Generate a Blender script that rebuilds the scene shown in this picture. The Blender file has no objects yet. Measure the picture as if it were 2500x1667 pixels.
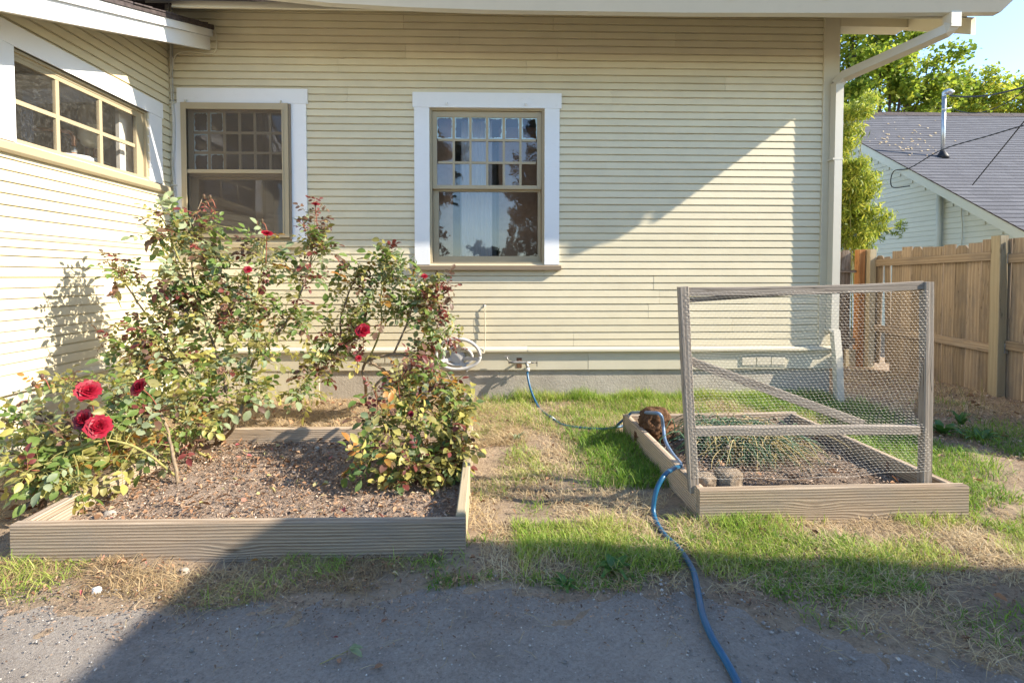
import bpy, math, random
import numpy as np
from mathutils import Vector, Matrix, noise as mnoise

random.seed(7)
RNG = np.random.default_rng(7)
R = math.radians
scene = bpy.context.scene
COL = scene.collection

# ------------------------------------------------------------------ camera
CAM = Vector((2.92, -4.59, 1.167))
YAW, PITCH = R(1.5), R(1.7)
FPX, PPX, PPY = 1180.6, 1216.0, 710.0          # focal length and principal point in photo pixels (2500 x 1667)
cam_d = bpy.data.cameras.new('camera')
cam = bpy.data.objects.new('camera', cam_d)
COL.objects.link(cam)
cam.location = CAM
cam.rotation_euler = (math.pi / 2 - PITCH, 0, -YAW)
cam_d.sensor_width = 36
cam_d.sensor_fit = 'HORIZONTAL'
cam_d.lens = 36 * FPX / 2500
cam_d.shift_x = (1250 - PPX) / 2500
cam_d.shift_y = -(833.5 - PPY) / 2500
cam_d.clip_start = 0.05
cam_d.clip_end = 1000
scene.camera = cam

# ------------------------------------------------------------------ light
SUN_DIR = Vector((-3.986, 1.0, -2.437)).normalized()     # direction the light travels
world = bpy.data.worlds.new('World')
scene.world = world
world.use_nodes = True
wn = world.node_tree
wn.nodes.clear()
sky = wn.nodes.new('ShaderNodeTexSky')
sky.sky_type = 'NISHITA'
sky.sun_disc = False
sky.sun_elevation = R(30.7)
sky.sun_rotation = R(104)
sky.air_density = 1.0
sky.dust_density = 0.1
sky.ozone_density = 2.2
bg = wn.nodes.new('ShaderNodeBackground')
bg.inputs['Strength'].default_value = 0.15
wo = wn.nodes.new('ShaderNodeOutputWorld')
wn.links.new(sky.outputs[0], bg.inputs[0])
wn.links.new(bg.outputs[0], wo.inputs[0])
sun_d = bpy.data.lights.new('sun', 'SUN')
sun_d.energy = 4.4
sun_d.angle = R(0.53)
sun_d.color = (1.0, 0.905, 0.755)
sun = bpy.data.objects.new('sun', sun_d)
COL.objects.link(sun)
sun.rotation_euler = SUN_DIR.to_track_quat('-Z', 'Y').to_euler()
sun.location = (8, -6, 8)
vs = scene.view_settings
vs.view_transform = 'Standard'
vs.look = 'None'
vs.gamma = 1
vs.use_curve_mapping = False
vs.exposure = 1.47
scene.cycles.use_denoising = True
scene.cycles.max_bounces = 8
scene.cycles.transparent_max_bounces = 14
scene.cycles.diffuse_bounces = 4

# ------------------------------------------------------------------ photo pixel -> place
_f = Vector((math.sin(YAW) * math.cos(PITCH), math.cos(YAW) * math.cos(PITCH), -math.sin(PITCH)))
_r = Vector((math.cos(YAW), -math.sin(YAW), 0))
_u = _r.cross(_f)
def ray(x, y):
    return _f + _r * ((x - PPX) / FPX) - _u * ((y - PPY) / FPX)
def on(x, y, ax, val):
    d = ray(x, y)
    return CAM + d * ((val - CAM[ax]) / d[ax])
def onX(x, y, v): return on(x, y, 0, v)
def onY(x, y, v): return on(x, y, 1, v)
def onZ(x, y, v): return on(x, y, 2, v)
def on_plane(x, y, p, n):
    d = ray(x, y)
    return CAM + d * ((Vector(p) - CAM).dot(n) / d.dot(n))

# ------------------------------------------------------------------ materials
MATS = {}
class NT:
    def __init__(s, name):
        m = bpy.data.materials.new(name)
        m.use_nodes = True
        s.m, s.t = m, m.node_tree
        s.t.nodes.clear()
        s.out = s.n('ShaderNodeOutputMaterial')
        MATS[name] = m
    def n(s, typ, **kw):
        nd = s.t.nodes.new(typ)
        for k, v in kw.items():
            setattr(nd, k, v)
        return nd
    def l(s, a, b):
        s.t.links.new(a, b)
    def coords(s, kind='Object', scale=(1, 1, 1), rand=True):
        tc = s.n('ShaderNodeTexCoord')
        mp = s.n('ShaderNodeMapping')
        mp.inputs['Scale'].default_value = scale
        s.l(tc.outputs[kind], mp.inputs['Vector'])
        if rand:
            oi = s.n('ShaderNodeObjectInfo')
            mul = s.n('ShaderNodeMath', operation='MULTIPLY')
            mul.inputs[1].default_value = 37.0
            s.l(oi.outputs['Random'], mul.inputs[0])
            cx = s.n('ShaderNodeCombineXYZ')
            for i in range(3):
                s.l(mul.outputs[0], cx.inputs[i])
            s.l(cx.outputs[0], mp.inputs['Location'])
        return mp.outputs[0]
    def noise(s, vec, scale, detail=5, rough=.6, dist=0):
        nd = s.n('ShaderNodeTexNoise')
        nd.inputs['Scale'].default_value = scale
        nd.inputs['Detail'].default_value = detail
        nd.inputs['Roughness'].default_value = rough
        nd.inputs['Distortion'].default_value = dist
        s.l(vec, nd.inputs['Vector'])
        return nd.outputs['Fac']
    def ramp(s, fac, stops, interp='LINEAR'):
        r = s.n('ShaderNodeValToRGB')
        r.color_ramp.interpolation = interp
        e = r.color_ramp.elements
        while len(e) < len(stops):
            e.new(.5)
        for el, (p, c) in zip(e, stops):
            el.position = p
            el.color = (*c, 1) if len(c) == 3 else c
        s.l(fac, r.inputs[0])
        return r.outputs[0]
    def mix(s, a, b, fac, mode='MIX'):
        m = s.n('ShaderNodeMix', data_type='RGBA', blend_type=mode)
        for inp, v in ((m.inputs[0], fac), (m.inputs[6], a), (m.inputs[7], b)):
            if isinstance(v, (int, float)):
                inp.default_value = v
            elif isinstance(v, tuple):
                inp.default_value = (*v, 1)
            else:
                s.l(v, inp)
        return m.outputs[2]
    def math(s, op, a, b=None):
        m = s.n('ShaderNodeMath', operation=op)
        for inp, v in ((m.inputs[0], a), (m.inputs[1], b)):
            if v is None: continue
            if isinstance(v, (int, float)): inp.default_value = v
            else: s.l(v, inp)
        return m.outputs[0]
    def bump(s, h, strength, dist=.01):
        b = s.n('ShaderNodeBump')
        b.inputs['Strength'].default_value = strength
        b.inputs['Distance'].default_value = dist
        s.l(h, b.inputs['Height'])
        return b.outputs[0]
    def bsdf(s, col, rough=.6, normal=None, metallic=0, spec=.4, link=True):
        b = s.n('ShaderNodeBsdfPrincipled')
        if isinstance(col, tuple): b.inputs['Base Color'].default_value = (*col, 1)
        else: s.l(col, b.inputs['Base Color'])
        if isinstance(rough, (int, float)): b.inputs['Roughness'].default_value = rough
        else: s.l(rough, b.inputs['Roughness'])
        b.inputs['Metallic'].default_value = metallic
        b.inputs['Specular IOR Level'].default_value = spec
        if normal is not None: s.l(normal, b.inputs['Normal'])
        if link: s.l(b.outputs[0], s.out.inputs[0])
        return b

def sc(c, k): return tuple(min(1, v * k) for v in c)

def paint(name, rgb, rough=.45, var=.10, bump=.25, dirt=(.25, .21, .14), dirt_amt=.12):
    t = NT(name)
    v = t.coords(scale=(1, 1, 1))
    n1 = t.noise(v, 3.0, 6, .65)
    v2 = t.coords(scale=(6, 60, 60))
    n2 = t.noise(v2, 2.0, 4, .6)
    col = t.ramp(n1, [(.3, sc(rgb, 1 - var)), (.7, sc(rgb, 1 + var * .6))])
    d = t.ramp(t.noise(t.coords(scale=(2.2, 5, 5)), 4.0, 8, .75), [(.60, (0, 0, 0)), (.80, (1, 1, 1))])
    dm = t.math('MULTIPLY', d, dirt_amt)
    col = t.mix(col, dirt, dm)
    oi = t.n('ShaderNodeObjectInfo')
    col = t.mix(col, t.ramp(oi.outputs['Random'], [(0, (.93, .93, .92)), (1, (1, 1, 1))]), 1.0, 'MULTIPLY')
    h = t.math('ADD', t.math('MULTIPLY', n2, .6), t.math('MULTIPLY', t.noise(v, 160, 3), .5))
    t.bsdf(col, rough, t.bump(h, bump, .0015))
    return t.m

def wood(name, light, dark, ring=9.0, bump=.6, grey=None, stain=.35, rough=.85, ra=.34, vary=.77):
    """weathered lumber, grain along the board's own x axis"""
    t = NT(name)
    v = t.coords(scale=(1, 1, 1))
    warp = t.noise(t.coords(scale=(.9, 6, 6)), 1.6, 4, .55)
    sep = t.n('ShaderNodeSeparateXYZ')
    t.l(v, sep.inputs[0])
    y = t.math('ADD', t.math('MULTIPLY', sep.outputs[1], ring * 22), t.math('MULTIPLY', warp, 9.0))
    y = t.math('ADD', y, t.math('MULTIPLY', sep.outputs[2], ring * 9))
    vo = t.n('ShaderNodeTexVoronoi')
    vo.inputs['Scale'].default_value = 2.6
    t.l(t.coords(scale=(.7, 2.6, 2.6)), vo.inputs['Vector'])
    bend = t.ramp(vo.outputs['Distance'], [(.0, (1, 1, 1)), (.30, (0, 0, 0))], 'EASE')
    y = t.math('ADD', y, t.math('MULTIPLY', bend, 7.0))
    rings = t.math('ADD', t.math('MULTIPLY', t.math('SINE', y), .5), .5)
    rings = t.math('POWER', rings, 1.6)
    fine = t.noise(t.coords(scale=(2.5, 190, 190)), 1.1, 6, .72)
    fac = t.math('ADD', t.math('MULTIPLY', rings, ra), t.math('MULTIPLY', fine, .72))
    col = t.ramp(fac, [(.22, dark), (.5, tuple((a * .45 + b * .55) for a, b in zip(light, dark))), (.78, light)])
    blot = t.noise(t.coords(scale=(1.2, 4, 4)), 2.2, 6, .65)
    g = grey or sc(dark, .8)
    col = t.mix(col, g, t.math('MULTIPLY', t.ramp(blot, [(.45, (0, 0, 0)), (.72, (1, 1, 1))]), stain))
    # knots
    kn = t.ramp(vo.outputs['Distance'], [(.03, (1, 1, 1)), (.075, (0, 0, 0))])
    col = t.mix(col, sc(dark, .45), t.math('MULTIPLY', kn, .7))
    cr = t.noise(t.coords(scale=(.5, 13, 13)), 1.5, 3, .5, .4)
    crk = t.ramp(t.math('ABSOLUTE', t.math('SUBTRACT', cr, .5)), [(.0, (1, 1, 1)), (.010, (0, 0, 0))])
    crm = t.ramp(t.noise(t.coords(scale=(1, 1, 1)), 2.2, 2), [(.45, (0, 0, 0)), (.6, (1, 1, 1))])
    crk = t.math('MULTIPLY', crk, crm)
    col = t.mix(col, sc(dark, .22), t.math('MULTIPLY', crk, .9))
    fac = t.math('SUBTRACT', fac, t.math('MULTIPLY', crk, .8))
    oi = t.n('ShaderNodeObjectInfo')
    col = t.mix(col, t.ramp(oi.outputs['Random'], [(0, (vary, vary, vary * .99)), (1, (1.0, 1.0, 1.0))]), 1.0, 'MULTIPLY')
    t.bsdf(col, rough, t.bump(fac, bump, .004), spec=.2)
    return t.m

def noisy(name, stops, scale=8, detail=8, rough=.9, bump=.5, bscale=60, bdist=.006, stretch=(1, 1, 1), nrough=.65, metallic=0, spec=.25, fine=None, fine_amt=.4, rand=True):
    t = NT(name)
    v = t.coords(scale=stretch, rand=rand)
    n1 = t.noise(v, scale, detail, nrough)
    col = t.ramp(n1, stops)
    n2 = t.noise(v, bscale, 6, .7)
    if fine:
        col = t.mix(col, t.ramp(n2, fine), fine_amt)
    t.bsdf(col, rough, t.bump(t.math('ADD', n2, n1), bump, bdist), metallic, spec)
    return t.m

def leafmat(name, front, back, trans=.45, rough=.45, tint=None):
    t = NT(name)
    v = t.coords('Object', rand=True)
    n = t.noise(v, 25, 3)
    oi = t.n('ShaderNodeObjectInfo')
    c = t.mix(front, back, t.ramp(n, [(.42, (0, 0, 0)), (.68, (1, 1, 1))]))
    c = t.mix(c, t.ramp(oi.outputs['Random'], [(0, (.72, .78, .7)), (1, (1.0, 1.0, 1.0))]), 1.0, 'MULTIPLY')
    p = t.bsdf(c, rough, None, 0, .45, link=False)
    tr = t.n('ShaderNodeBsdfTranslucent')
    t.l(t.mix(c, (1.0, .95, .35), .25, 'MULTIPLY'), tr.inputs[0])
    mx = t.n('ShaderNodeMixShader')
    mx.inputs[0].default_value = trans
    t.l(p.outputs[0], mx.inputs[1])
    t.l(tr.outputs[0], mx.inputs[2])
    t.l(mx.outputs[0], t.out.inputs[0])
    return t.m

def bladesmat(name, stops, trans=.4, rough=.55):
    """grass, straw and leaf litter: a colour of its own for each blade, kept in the attribute 'tint'"""
    t = NT(name)
    at = t.n('ShaderNodeAttribute')
    at.attribute_name = 'tint'
    c = t.ramp(at.outputs['Fac'], stops)
    p = t.bsdf(c, rough, None, 0, .3, link=False)
    tr = t.n('ShaderNodeBsdfTranslucent')
    t.l(c, tr.inputs[0])
    mx = t.n('ShaderNodeMixShader')
    mx.inputs[0].default_value = trans
    t.l(p.outputs[0], mx.inputs[1])
    t.l(tr.outputs[0], mx.inputs[2])
    t.l(mx.outputs[0], t.out.inputs[0])
    return t.m

def glassmat(name, refl=.22, tint=(1, 1, 1), dust=.03, wav=.012):
    t = NT(name)
    v = t.coords('Object')
    nrm = t.bump(t.noise(v, 3.5, 2, .4), wav, .2)
    gl = t.n('ShaderNodeBsdfGlossy')
    gl.inputs['Roughness'].default_value = .015
    gl.inputs['Color'].default_value = (.95, .96, 1, 1)
    t.l(nrm, gl.inputs['Normal'])
    tr = t.n('ShaderNodeBsdfTransparent')
    tr.inputs['Color'].default_value = (*tint, 1)
    fr = t.n('ShaderNodeFresnel')
    fr.inputs['IOR'].default_value = 1.5
    fac = t.math('ADD', t.math('MULTIPLY', fr.outputs[0], .8), refl)
    m1 = t.n('ShaderNodeMixShader')
    t.l(fac, m1.inputs[0])
    t.l(tr.outputs[0], m1.inputs[1])
    t.l(gl.outputs[0], m1.inputs[2])
    df = t.n('ShaderNodeBsdfDiffuse')
    df.inputs[0].default_value = (.6, .57, .5, 1)
    dn = t.ramp(t.noise(t.coords('Object'), 45, 9, .8), [(.48, (.25, .25, .25)), (.70, (1, 1, 1))])
    m2 = t.n('ShaderNodeMixShader')
    t.l(t.math('MULTIPLY', dn, dust), m2.inputs[0])
    t.l(m1.outputs[0], m2.inputs[1])
    t.l(df.outputs[0], m2.inputs[2])
    t.l(m2.outputs[0], t.out.inputs[0])
    return t.m

SIDING = paint('siding_paint', (.67, .595, .42), .5, .07, .4, dirt_amt=.22)
CREAM = paint('cream_trim_paint', (.61, .555, .42), .45, .06, .3)
WHITE = paint('white_trim_paint', (.80, .80, .81), .4, .03, .4, dirt=(.42, .40, .36), dirt_amt=.28)
TAN = paint('tan_sash_paint', (.40, .33, .215), .42, .06, .3)
DARKTAN = paint('dark_tan_paint', (.22, .17, .115), .5, .06, .3)
GUTTER = paint('gutter_enamel', (.62, .58, .49), .35, .04, .05, dirt_amt=.2)
PALEGREEN = paint('pale_green_paint', (.47, .52, .48), .55, .05, .2)
CEDAR = wood('fence_cedar', (.54, .42, .29), (.28, .195, .125), 8, .5, grey=(.23, .185, .15), stain=.85, vary=.62, ra=.2)
POSTWOOD = wood('post_wood', (.56, .46, .31), (.36, .28, .17), 8, .3, ra=.15, grey=(.34, .32, .22), stain=.4)
DARKCEDAR = wood('dark_cedar', (.30, .22, .16), (.12, .085, .06), 5, .5, grey=(.42, .38, .33), stain=.5)
ORANGEWOOD = wood('new_redwood', (.55, .27, .11), (.36, .15, .05), 4, .2)
BEAM = wood('bed_lumber', (.66, .52, .375), (.25, .175, .115), 21, .9, grey=(.33, .29, .25), stain=.7, vary=.66)
GREYWOOD = wood('silver_lumber', (.66, .58, .49), (.17, .135, .105), 16, 1.0, grey=(.33, .285, .24), stain=.5, ra=.12)
CONCRETE = noisy('foundation_concrete', [(.3, (.27, .235, .19)), (.55, (.40, .35, .285)), (.75, (.47, .42, .35))], 3.5, 8, .9, .6, 55, .01,
                 fine=[(.28, (.10, .085, .07)), (.42, (.5, .45, .38))], fine_amt=.30)
SOIL = noisy('bed_soil_surface', [(.3, (.17, .11, .075)), (.5, (.33, .225, .155)), (.72, (.48, .35, .255))], 9, 10, .95, 1.0, 70, .02,
             fine=[(.35, (.06, .045, .035)), (.55, (.42, .34, .27)), (.7, (.2, .15, .11))], fine_amt=.55, rand=False)
DARKSOIL = noisy('dark_bed_soil', [(.3, (.085, .06, .045)), (.55, (.17, .12, .09)), (.75, (.30, .23, .18))], 8, 10, .95, 1.0, 70, .02,
                 fine=[(.35, (.04, .03, .025)), (.6, (.36, .28, .21))], fine_amt=.5, rand=False)
PEAT = noisy('peat_root_ball', [(.3, (.07, .038, .02)), (.55, (.17, .095, .055)), (.75, (.30, .19, .12))], 22, 8, 1, 1.0, 60, .02, stretch=(1, 1, .5), spec=.03)
DRYCLAY = noisy('dry_potting_clod', [(.3, (.22, .16, .11)), (.55, (.36, .28, .20)), (.75, (.48, .39, .29))], 14, 8, 1, 1.0, 60, .015)
SHINGLE_DARK = noisy('dark_roofing', [(.35, (.045, .035, .035)), (.65, (.10, .08, .075))], 30, 5, .95, .6, 90)
GALV = noisy('galvanised_pipe', [(.35, (.34, .36, .38)), (.65, (.52, .54, .56))], 14, 5, .38, .15, 60, .002, metallic=.8)
BRASS = noisy('weathered_brass', [(.35, (.22, .20, .17)), (.65, (.42, .40, .37))], 40, 5, .5, .4, 90, .002, metallic=.55)
COPPER = noisy('copper_pipe', [(.35, (.50, .22, .12)), (.65, (.68, .34, .2))], 14, 4, .35, .1, 60, .001, metallic=.7)
RUST = noisy('rusty_steel', [(.35, (.10, .05, .03)), (.65, (.22, .12, .075))], 40, 5, .85, .6, 90, .003, metallic=.2)
WIRE = noisy('galvanised_wire', [(.35, (.34, .32, .29)), (.65, (.48, .45, .41))], 60, 3, .5, 0, 60, metallic=.3)
BLACKCABLE = noisy('black_cable', [(.3, (.02, .02, .022)), (.7, (.045, .045, .048))], 20, 3, .6, 0)
BLACKPLASTIC = noisy('black_plastic', [(.3, (.012, .012, .014)), (.7, (.03, .03, .034))], 20, 3, .55, .2, 30)
HOSE = noisy('blue_hose_vinyl', [(.3, (.008, .075, .155)), (.7, (.013, .11, .22))], 12, 4, .33, .35, 220, .0015, spec=.5)
HOSEGREY = noisy('faded_hose_vinyl', [(.3, (.10, .16, .26)), (.7, (.14, .22, .34))], 12, 4, .4, .3, 220, .0015, spec=.5)
WHITEPLASTIC = noisy('white_plastic', [(.3, (.66, .66, .66)), (.7, (.78, .78, .77))], 12, 4, .4, .05)
GREYPLASTIC = noisy('grey_plastic', [(.3, (.40, .39, .38)), (.7, (.52, .51, .49))], 12, 4, .45, .05)
HEATERWHITE = noisy('heater_enamel', [(.3, (.72, .74, .76)), (.7, (.8, .81, .82))], 6, 3, .3, .02)
TANKCREAM = noisy('tank_enamel', [(.3, (.60, .55, .40)), (.7, (.68, .63, .47))], 6, 3, .35, .02)
INTERIOR = noisy('interior_boards', [(.3, (.30, .245, .20)), (.7, (.46, .39, .33))], 3, 6, .9, .6, 20, .02, stretch=(1, 1, 7))
ROOMWALL = noisy('room_plaster', [(.3, (.36, .24, .16)), (.7, (.44, .30, .20))], 2, 4, .8, .05)
ROOMPALE = noisy('room_pale_paint', [(.3, (.60, .57, .53)), (.7, (.68, .65, .61))], 2, 4, .7, .03)
COPPERWALL = noisy('brown_stained_wood', [(.3, (.42, .24, .13)), (.7, (.52, .31, .18))], 3, 5, .6, .1, 30, stretch=(6, 6, 1))
CURTAIN = noisy('taupe_curtain', [(.3, (.27, .235, .20)), (.7, (.34, .30, .255))], 2, 4, .9, .1, 40, stretch=(30, 30, 1))
GLASS = glassmat('window_glass', .085, (.9, .9, .92), .03, .010)
GLASS_DUSTY_HAZE = glassmat('dusty_hazed_window_glass', .03, (.97, .97, .95), .11, .004)  # dust, made heavier as a pale haze that lightens the dim interior
GLASS_PURPLE = glassmat('painted_edge_glass', .30, (.7, .65, .8), .06, .010)
PUTTY = noisy('pale_blue_putty', [(.3, (.42, .58, .64)), (.7, (.58, .72, .76))], 30, 4, .6, .2)
BARK = noisy('rose_cane_bark', [(.3, (.16, .15, .05)), (.55, (.30, .27, .09)), (.75, (.38, .31, .13))], 25, 6, .7, .5, 90, .003)
OLDBARK = noisy('woody_rose_bark', [(.3, (.13, .095, .06)), (.55, (.27, .20, .13)), (.75, (.36, .28, .19))], 25, 6, .85, .8, 90, .004)
REDSTEM = noisy('red_rose_stem', [(.3, (.22, .05, .045)), (.7, (.30, .12, .06))], 25, 4, .6, .2)
TREEBARK = noisy('tree_bark', [(.3, (.07, .055, .045)), (.7, (.18, .145, .115))], 8, 8, .95, 1, 40, .03, stretch=(1, 1, .3))
L_GREEN = leafmat('leaf_green', (.17, .25, .055), (.24, .31, .09))
L_DEEP = leafmat('leaf_deep_green', (.13, .20, .07), (.18, .25, .10))
L_BLUE = leafmat('leaf_dusty_green', (.30, .35, .19), (.39, .43, .27), .4, .6)
L_OLIVE = leafmat('leaf_olive', (.36, .32, .09), (.42, .36, .16))
L_YELLOW = leafmat('leaf_yellow', (.58, .49, .14), (.47, .44, .14))
L_ORANGE = leafmat('leaf_orange', (.50, .21, .05), (.42, .27, .07))
L_RED = leafmat('leaf_red', (.20, .045, .045), (.28, .08, .065))
L_BRONZE = leafmat('leaf_bronze', (.20, .10, .075), (.16, .12, .06))
PETAL = leafmat('rose_petal', (.40, .008, .030), (.27, .005, .02), .30, .5)
PETAL2 = leafmat('dark_rose_petal', (.22, .003, .018), (.13, .002, .012), .25, .5)
PETALDRY = leafmat('spent_petal', (.36, .20, .12), (.28, .12, .09), .25, .7)
SEPAL = leafmat('rose_sepal', (.14, .17, .06), (.24, .20, .08), .2)
GRASS = bladesmat('green_grass', [(0, (.07, .16, .02)), (.4, (.17, .31, .035)), (.75, (.32, .44, .06)), (1, (.52, .49, .16))])
MIXGRASS = bladesmat('mixed_grass', [(0, (.07, .15, .025)), (.35, (.18, .24, .05)), (.6, (.38, .31, .14)), (1, (.52, .40, .22))])
STRAW = bladesmat('dry_straw', [(0, (.26, .17, .085)), (.5, (.52, .38, .20)), (1, (.66, .54, .34))], .25, .7)
ONION = bladesmat('onion_blades', [(0, (.06, .13, .06)), (.45, (.12, .22, .12)), (.6, (.40, .33, .12)), (1, (.55, .42, .20))], .25)
LITTER = bladesmat('leaf_litter', [(0, (.14, .075, .04)), (.35, (.32, .17, .09)), (.68, (.44, .29, .17)), (.78, (.36, .07, .09)), (.84, (.48, .38, .22)), (1, (.34, .31, .12))], .15, .8)
CHIPS = bladesmat('mulch_chips', [(0, (.08, .05, .035)), (.4, (.27, .175, .115)), (.75, (.46, .33, .235)), (1, (.60, .49, .39))], .05, .95)
STONES = bladesmat('small_stones', [(0, (.16, .145, .13)), (.6, (.34, .31, .28)), (1, (.50, .47, .43))], 0, .85)
MAPLE = bladesmat('maple_leaves', [(0, (.12, .20, .025)), (.5, (.28, .36, .04)), (.85, (.47, .48, .055)), (1, (.58, .47, .07))], .55)
DARKLEAF = bladesmat('dark_tree_leaves', [(0, (.035, .04, .018)), (1, (.10, .10, .04))], .35)
BAMBOO = bladesmat('bamboo_leaves', [(0, (.13, .20, .025)), (.5, (.32, .38, .045)), (1, (.60, .56, .09))], .5)
WEED = leafmat('weed_leaf', (.07, .17, .03), (.11, .21, .05), .35)

def ground_mats():
    t = NT('yard_earth')
    v = t.coords(rand=False)
    n1 = t.noise(v, 1.3, 9, .65)
    n2 = t.noise(v, 38, 8, .75)
    c = t.ramp(n1, [(.32, (.15, .11, .08)), (.5, (.27, .20, .14)), (.68, (.38, .29, .205))])
    c = t.mix(c, t.ramp(n2, [(.32, (.07, .05, .035)), (.55, (.42, .32, .22)), (.75, (.25, .19, .13))]), .5)
    t.bsdf(c, .95, t.bump(n2, 1, .015), spec=.15)
    t2 = NT('driveway_grit')
    v = t2.coords(rand=False)
    n1 = t2.noise(v, 1.1, 8, .6)
    n2 = t2.noise(v, 85, 6, .8)
    n3 = t2.noise(v, 260, 3, .8)
    c = t2.ramp(n1, [(.3, (.25, .215, .19)), (.52, (.35, .305, .265)), (.7, (.44, .385, .33))])
    c = t2.mix(c, t2.ramp(n2, [(.30, (.11, .095, .085)), (.5, (.34, .30, .262)), (.72, (.48, .44, .395))]), .6)
    c = t2.mix(c, (.15, .12, .10), t2.math('MULTIPLY', t2.ramp(t2.noise(v, 2.6, 9, .75), [(.50, (0, 0, 0)), (.68, (1, 1, 1))]), .55))
    c = t2.mix(c, (.42, .35, .28), t2.math('MULTIPLY', t2.ramp(t2.noise(v, .9, 7, .7), [(.55, (0, 0, 0)), (.75, (1, 1, 1))]), .5))
    h = t2.math('ADD', t2.math('MULTIPLY', n2, .7), t2.math('MULTIPLY', n3, .5))
    t2.bsdf(c, .92, t2.bump(h, 1.0, .014), spec=.2)
    t3 = NT('screen_mesh')
    v = t3.coords()
    df = t3.n('ShaderNodeBsdfDiffuse')
    t3.l(t3.ramp(t3.noise(v, 4, 6), [(.3, (.13, .105, .085)), (.7, (.18, .15, .125))]), df.inputs[0])
    tr = t3.n('ShaderNodeBsdfTransparent')
    mx = t3.n('ShaderNodeMixShader')
    mx.inputs[0].default_value = .5
    t3.l(tr.outputs[0], mx.inputs[1]); t3.l(df.outputs[0], mx.inputs[2]); t3.l(mx.outputs[0], t3.out.inputs[0])
    t4 = NT('grey_shingles')
    tc = t4.n('ShaderNodeTexCoord')
    br = t4.n('ShaderNodeTexBrick')
    br.offset = .37
    br.inputs['Scale'].default_value = 1.0
    br.inputs['Brick Width'].default_value = .31
    br.inputs['Row Height'].default_value = .142
    br.inputs['Mortar Size'].default_value = .006
    br.inputs['Color1'].default_value = (.095, .095, .105, 1)
    br.inputs['Color2'].default_value = (.14, .14, .152, 1)
    br.inputs['Mortar'].default_value = (.05, .05, .06, 1)
    t4.l(tc.outputs['UV'], br.inputs['Vector'])
    n = t4.noise(tc.outputs['Object'], 40, 6, .8)
    c = t4.mix(br.outputs[0], t4.ramp(n, [(.3, (.07, .07, .08)), (.7, (.20, .198, .21))]), .4)
    t4.bsdf(c, .95, t4.bump(n, .5, .01), spec=.1)
ground_mats()

# ------------------------------------------------------------------ objects
WM = {}
def link(o, parent=None, M=None):
    COL.objects.link(o)
    M = M or Matrix.Identity(4)
    WM[o.name] = M
    if parent is not None:
        o.parent = parent
        o.matrix_basis = WM[parent.name].inverted() @ M
    else:
        o.matrix_basis = M
    return o
def tag(o, label, cat, group=None, kind=None):
    if label: o['label'] = label
    if cat: o['category'] = cat
    if group: o['group'] = group
    if kind: o['kind'] = kind
    return o
def thing(name, label, cat, loc=(0, 0, 0), group=None):
    o = bpy.data.objects.new(name, None)
    o.empty_display_size = .05
    link(o, None, Matrix.Translation(Vector(loc)))
    return tag(o, label, cat, group)

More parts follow.
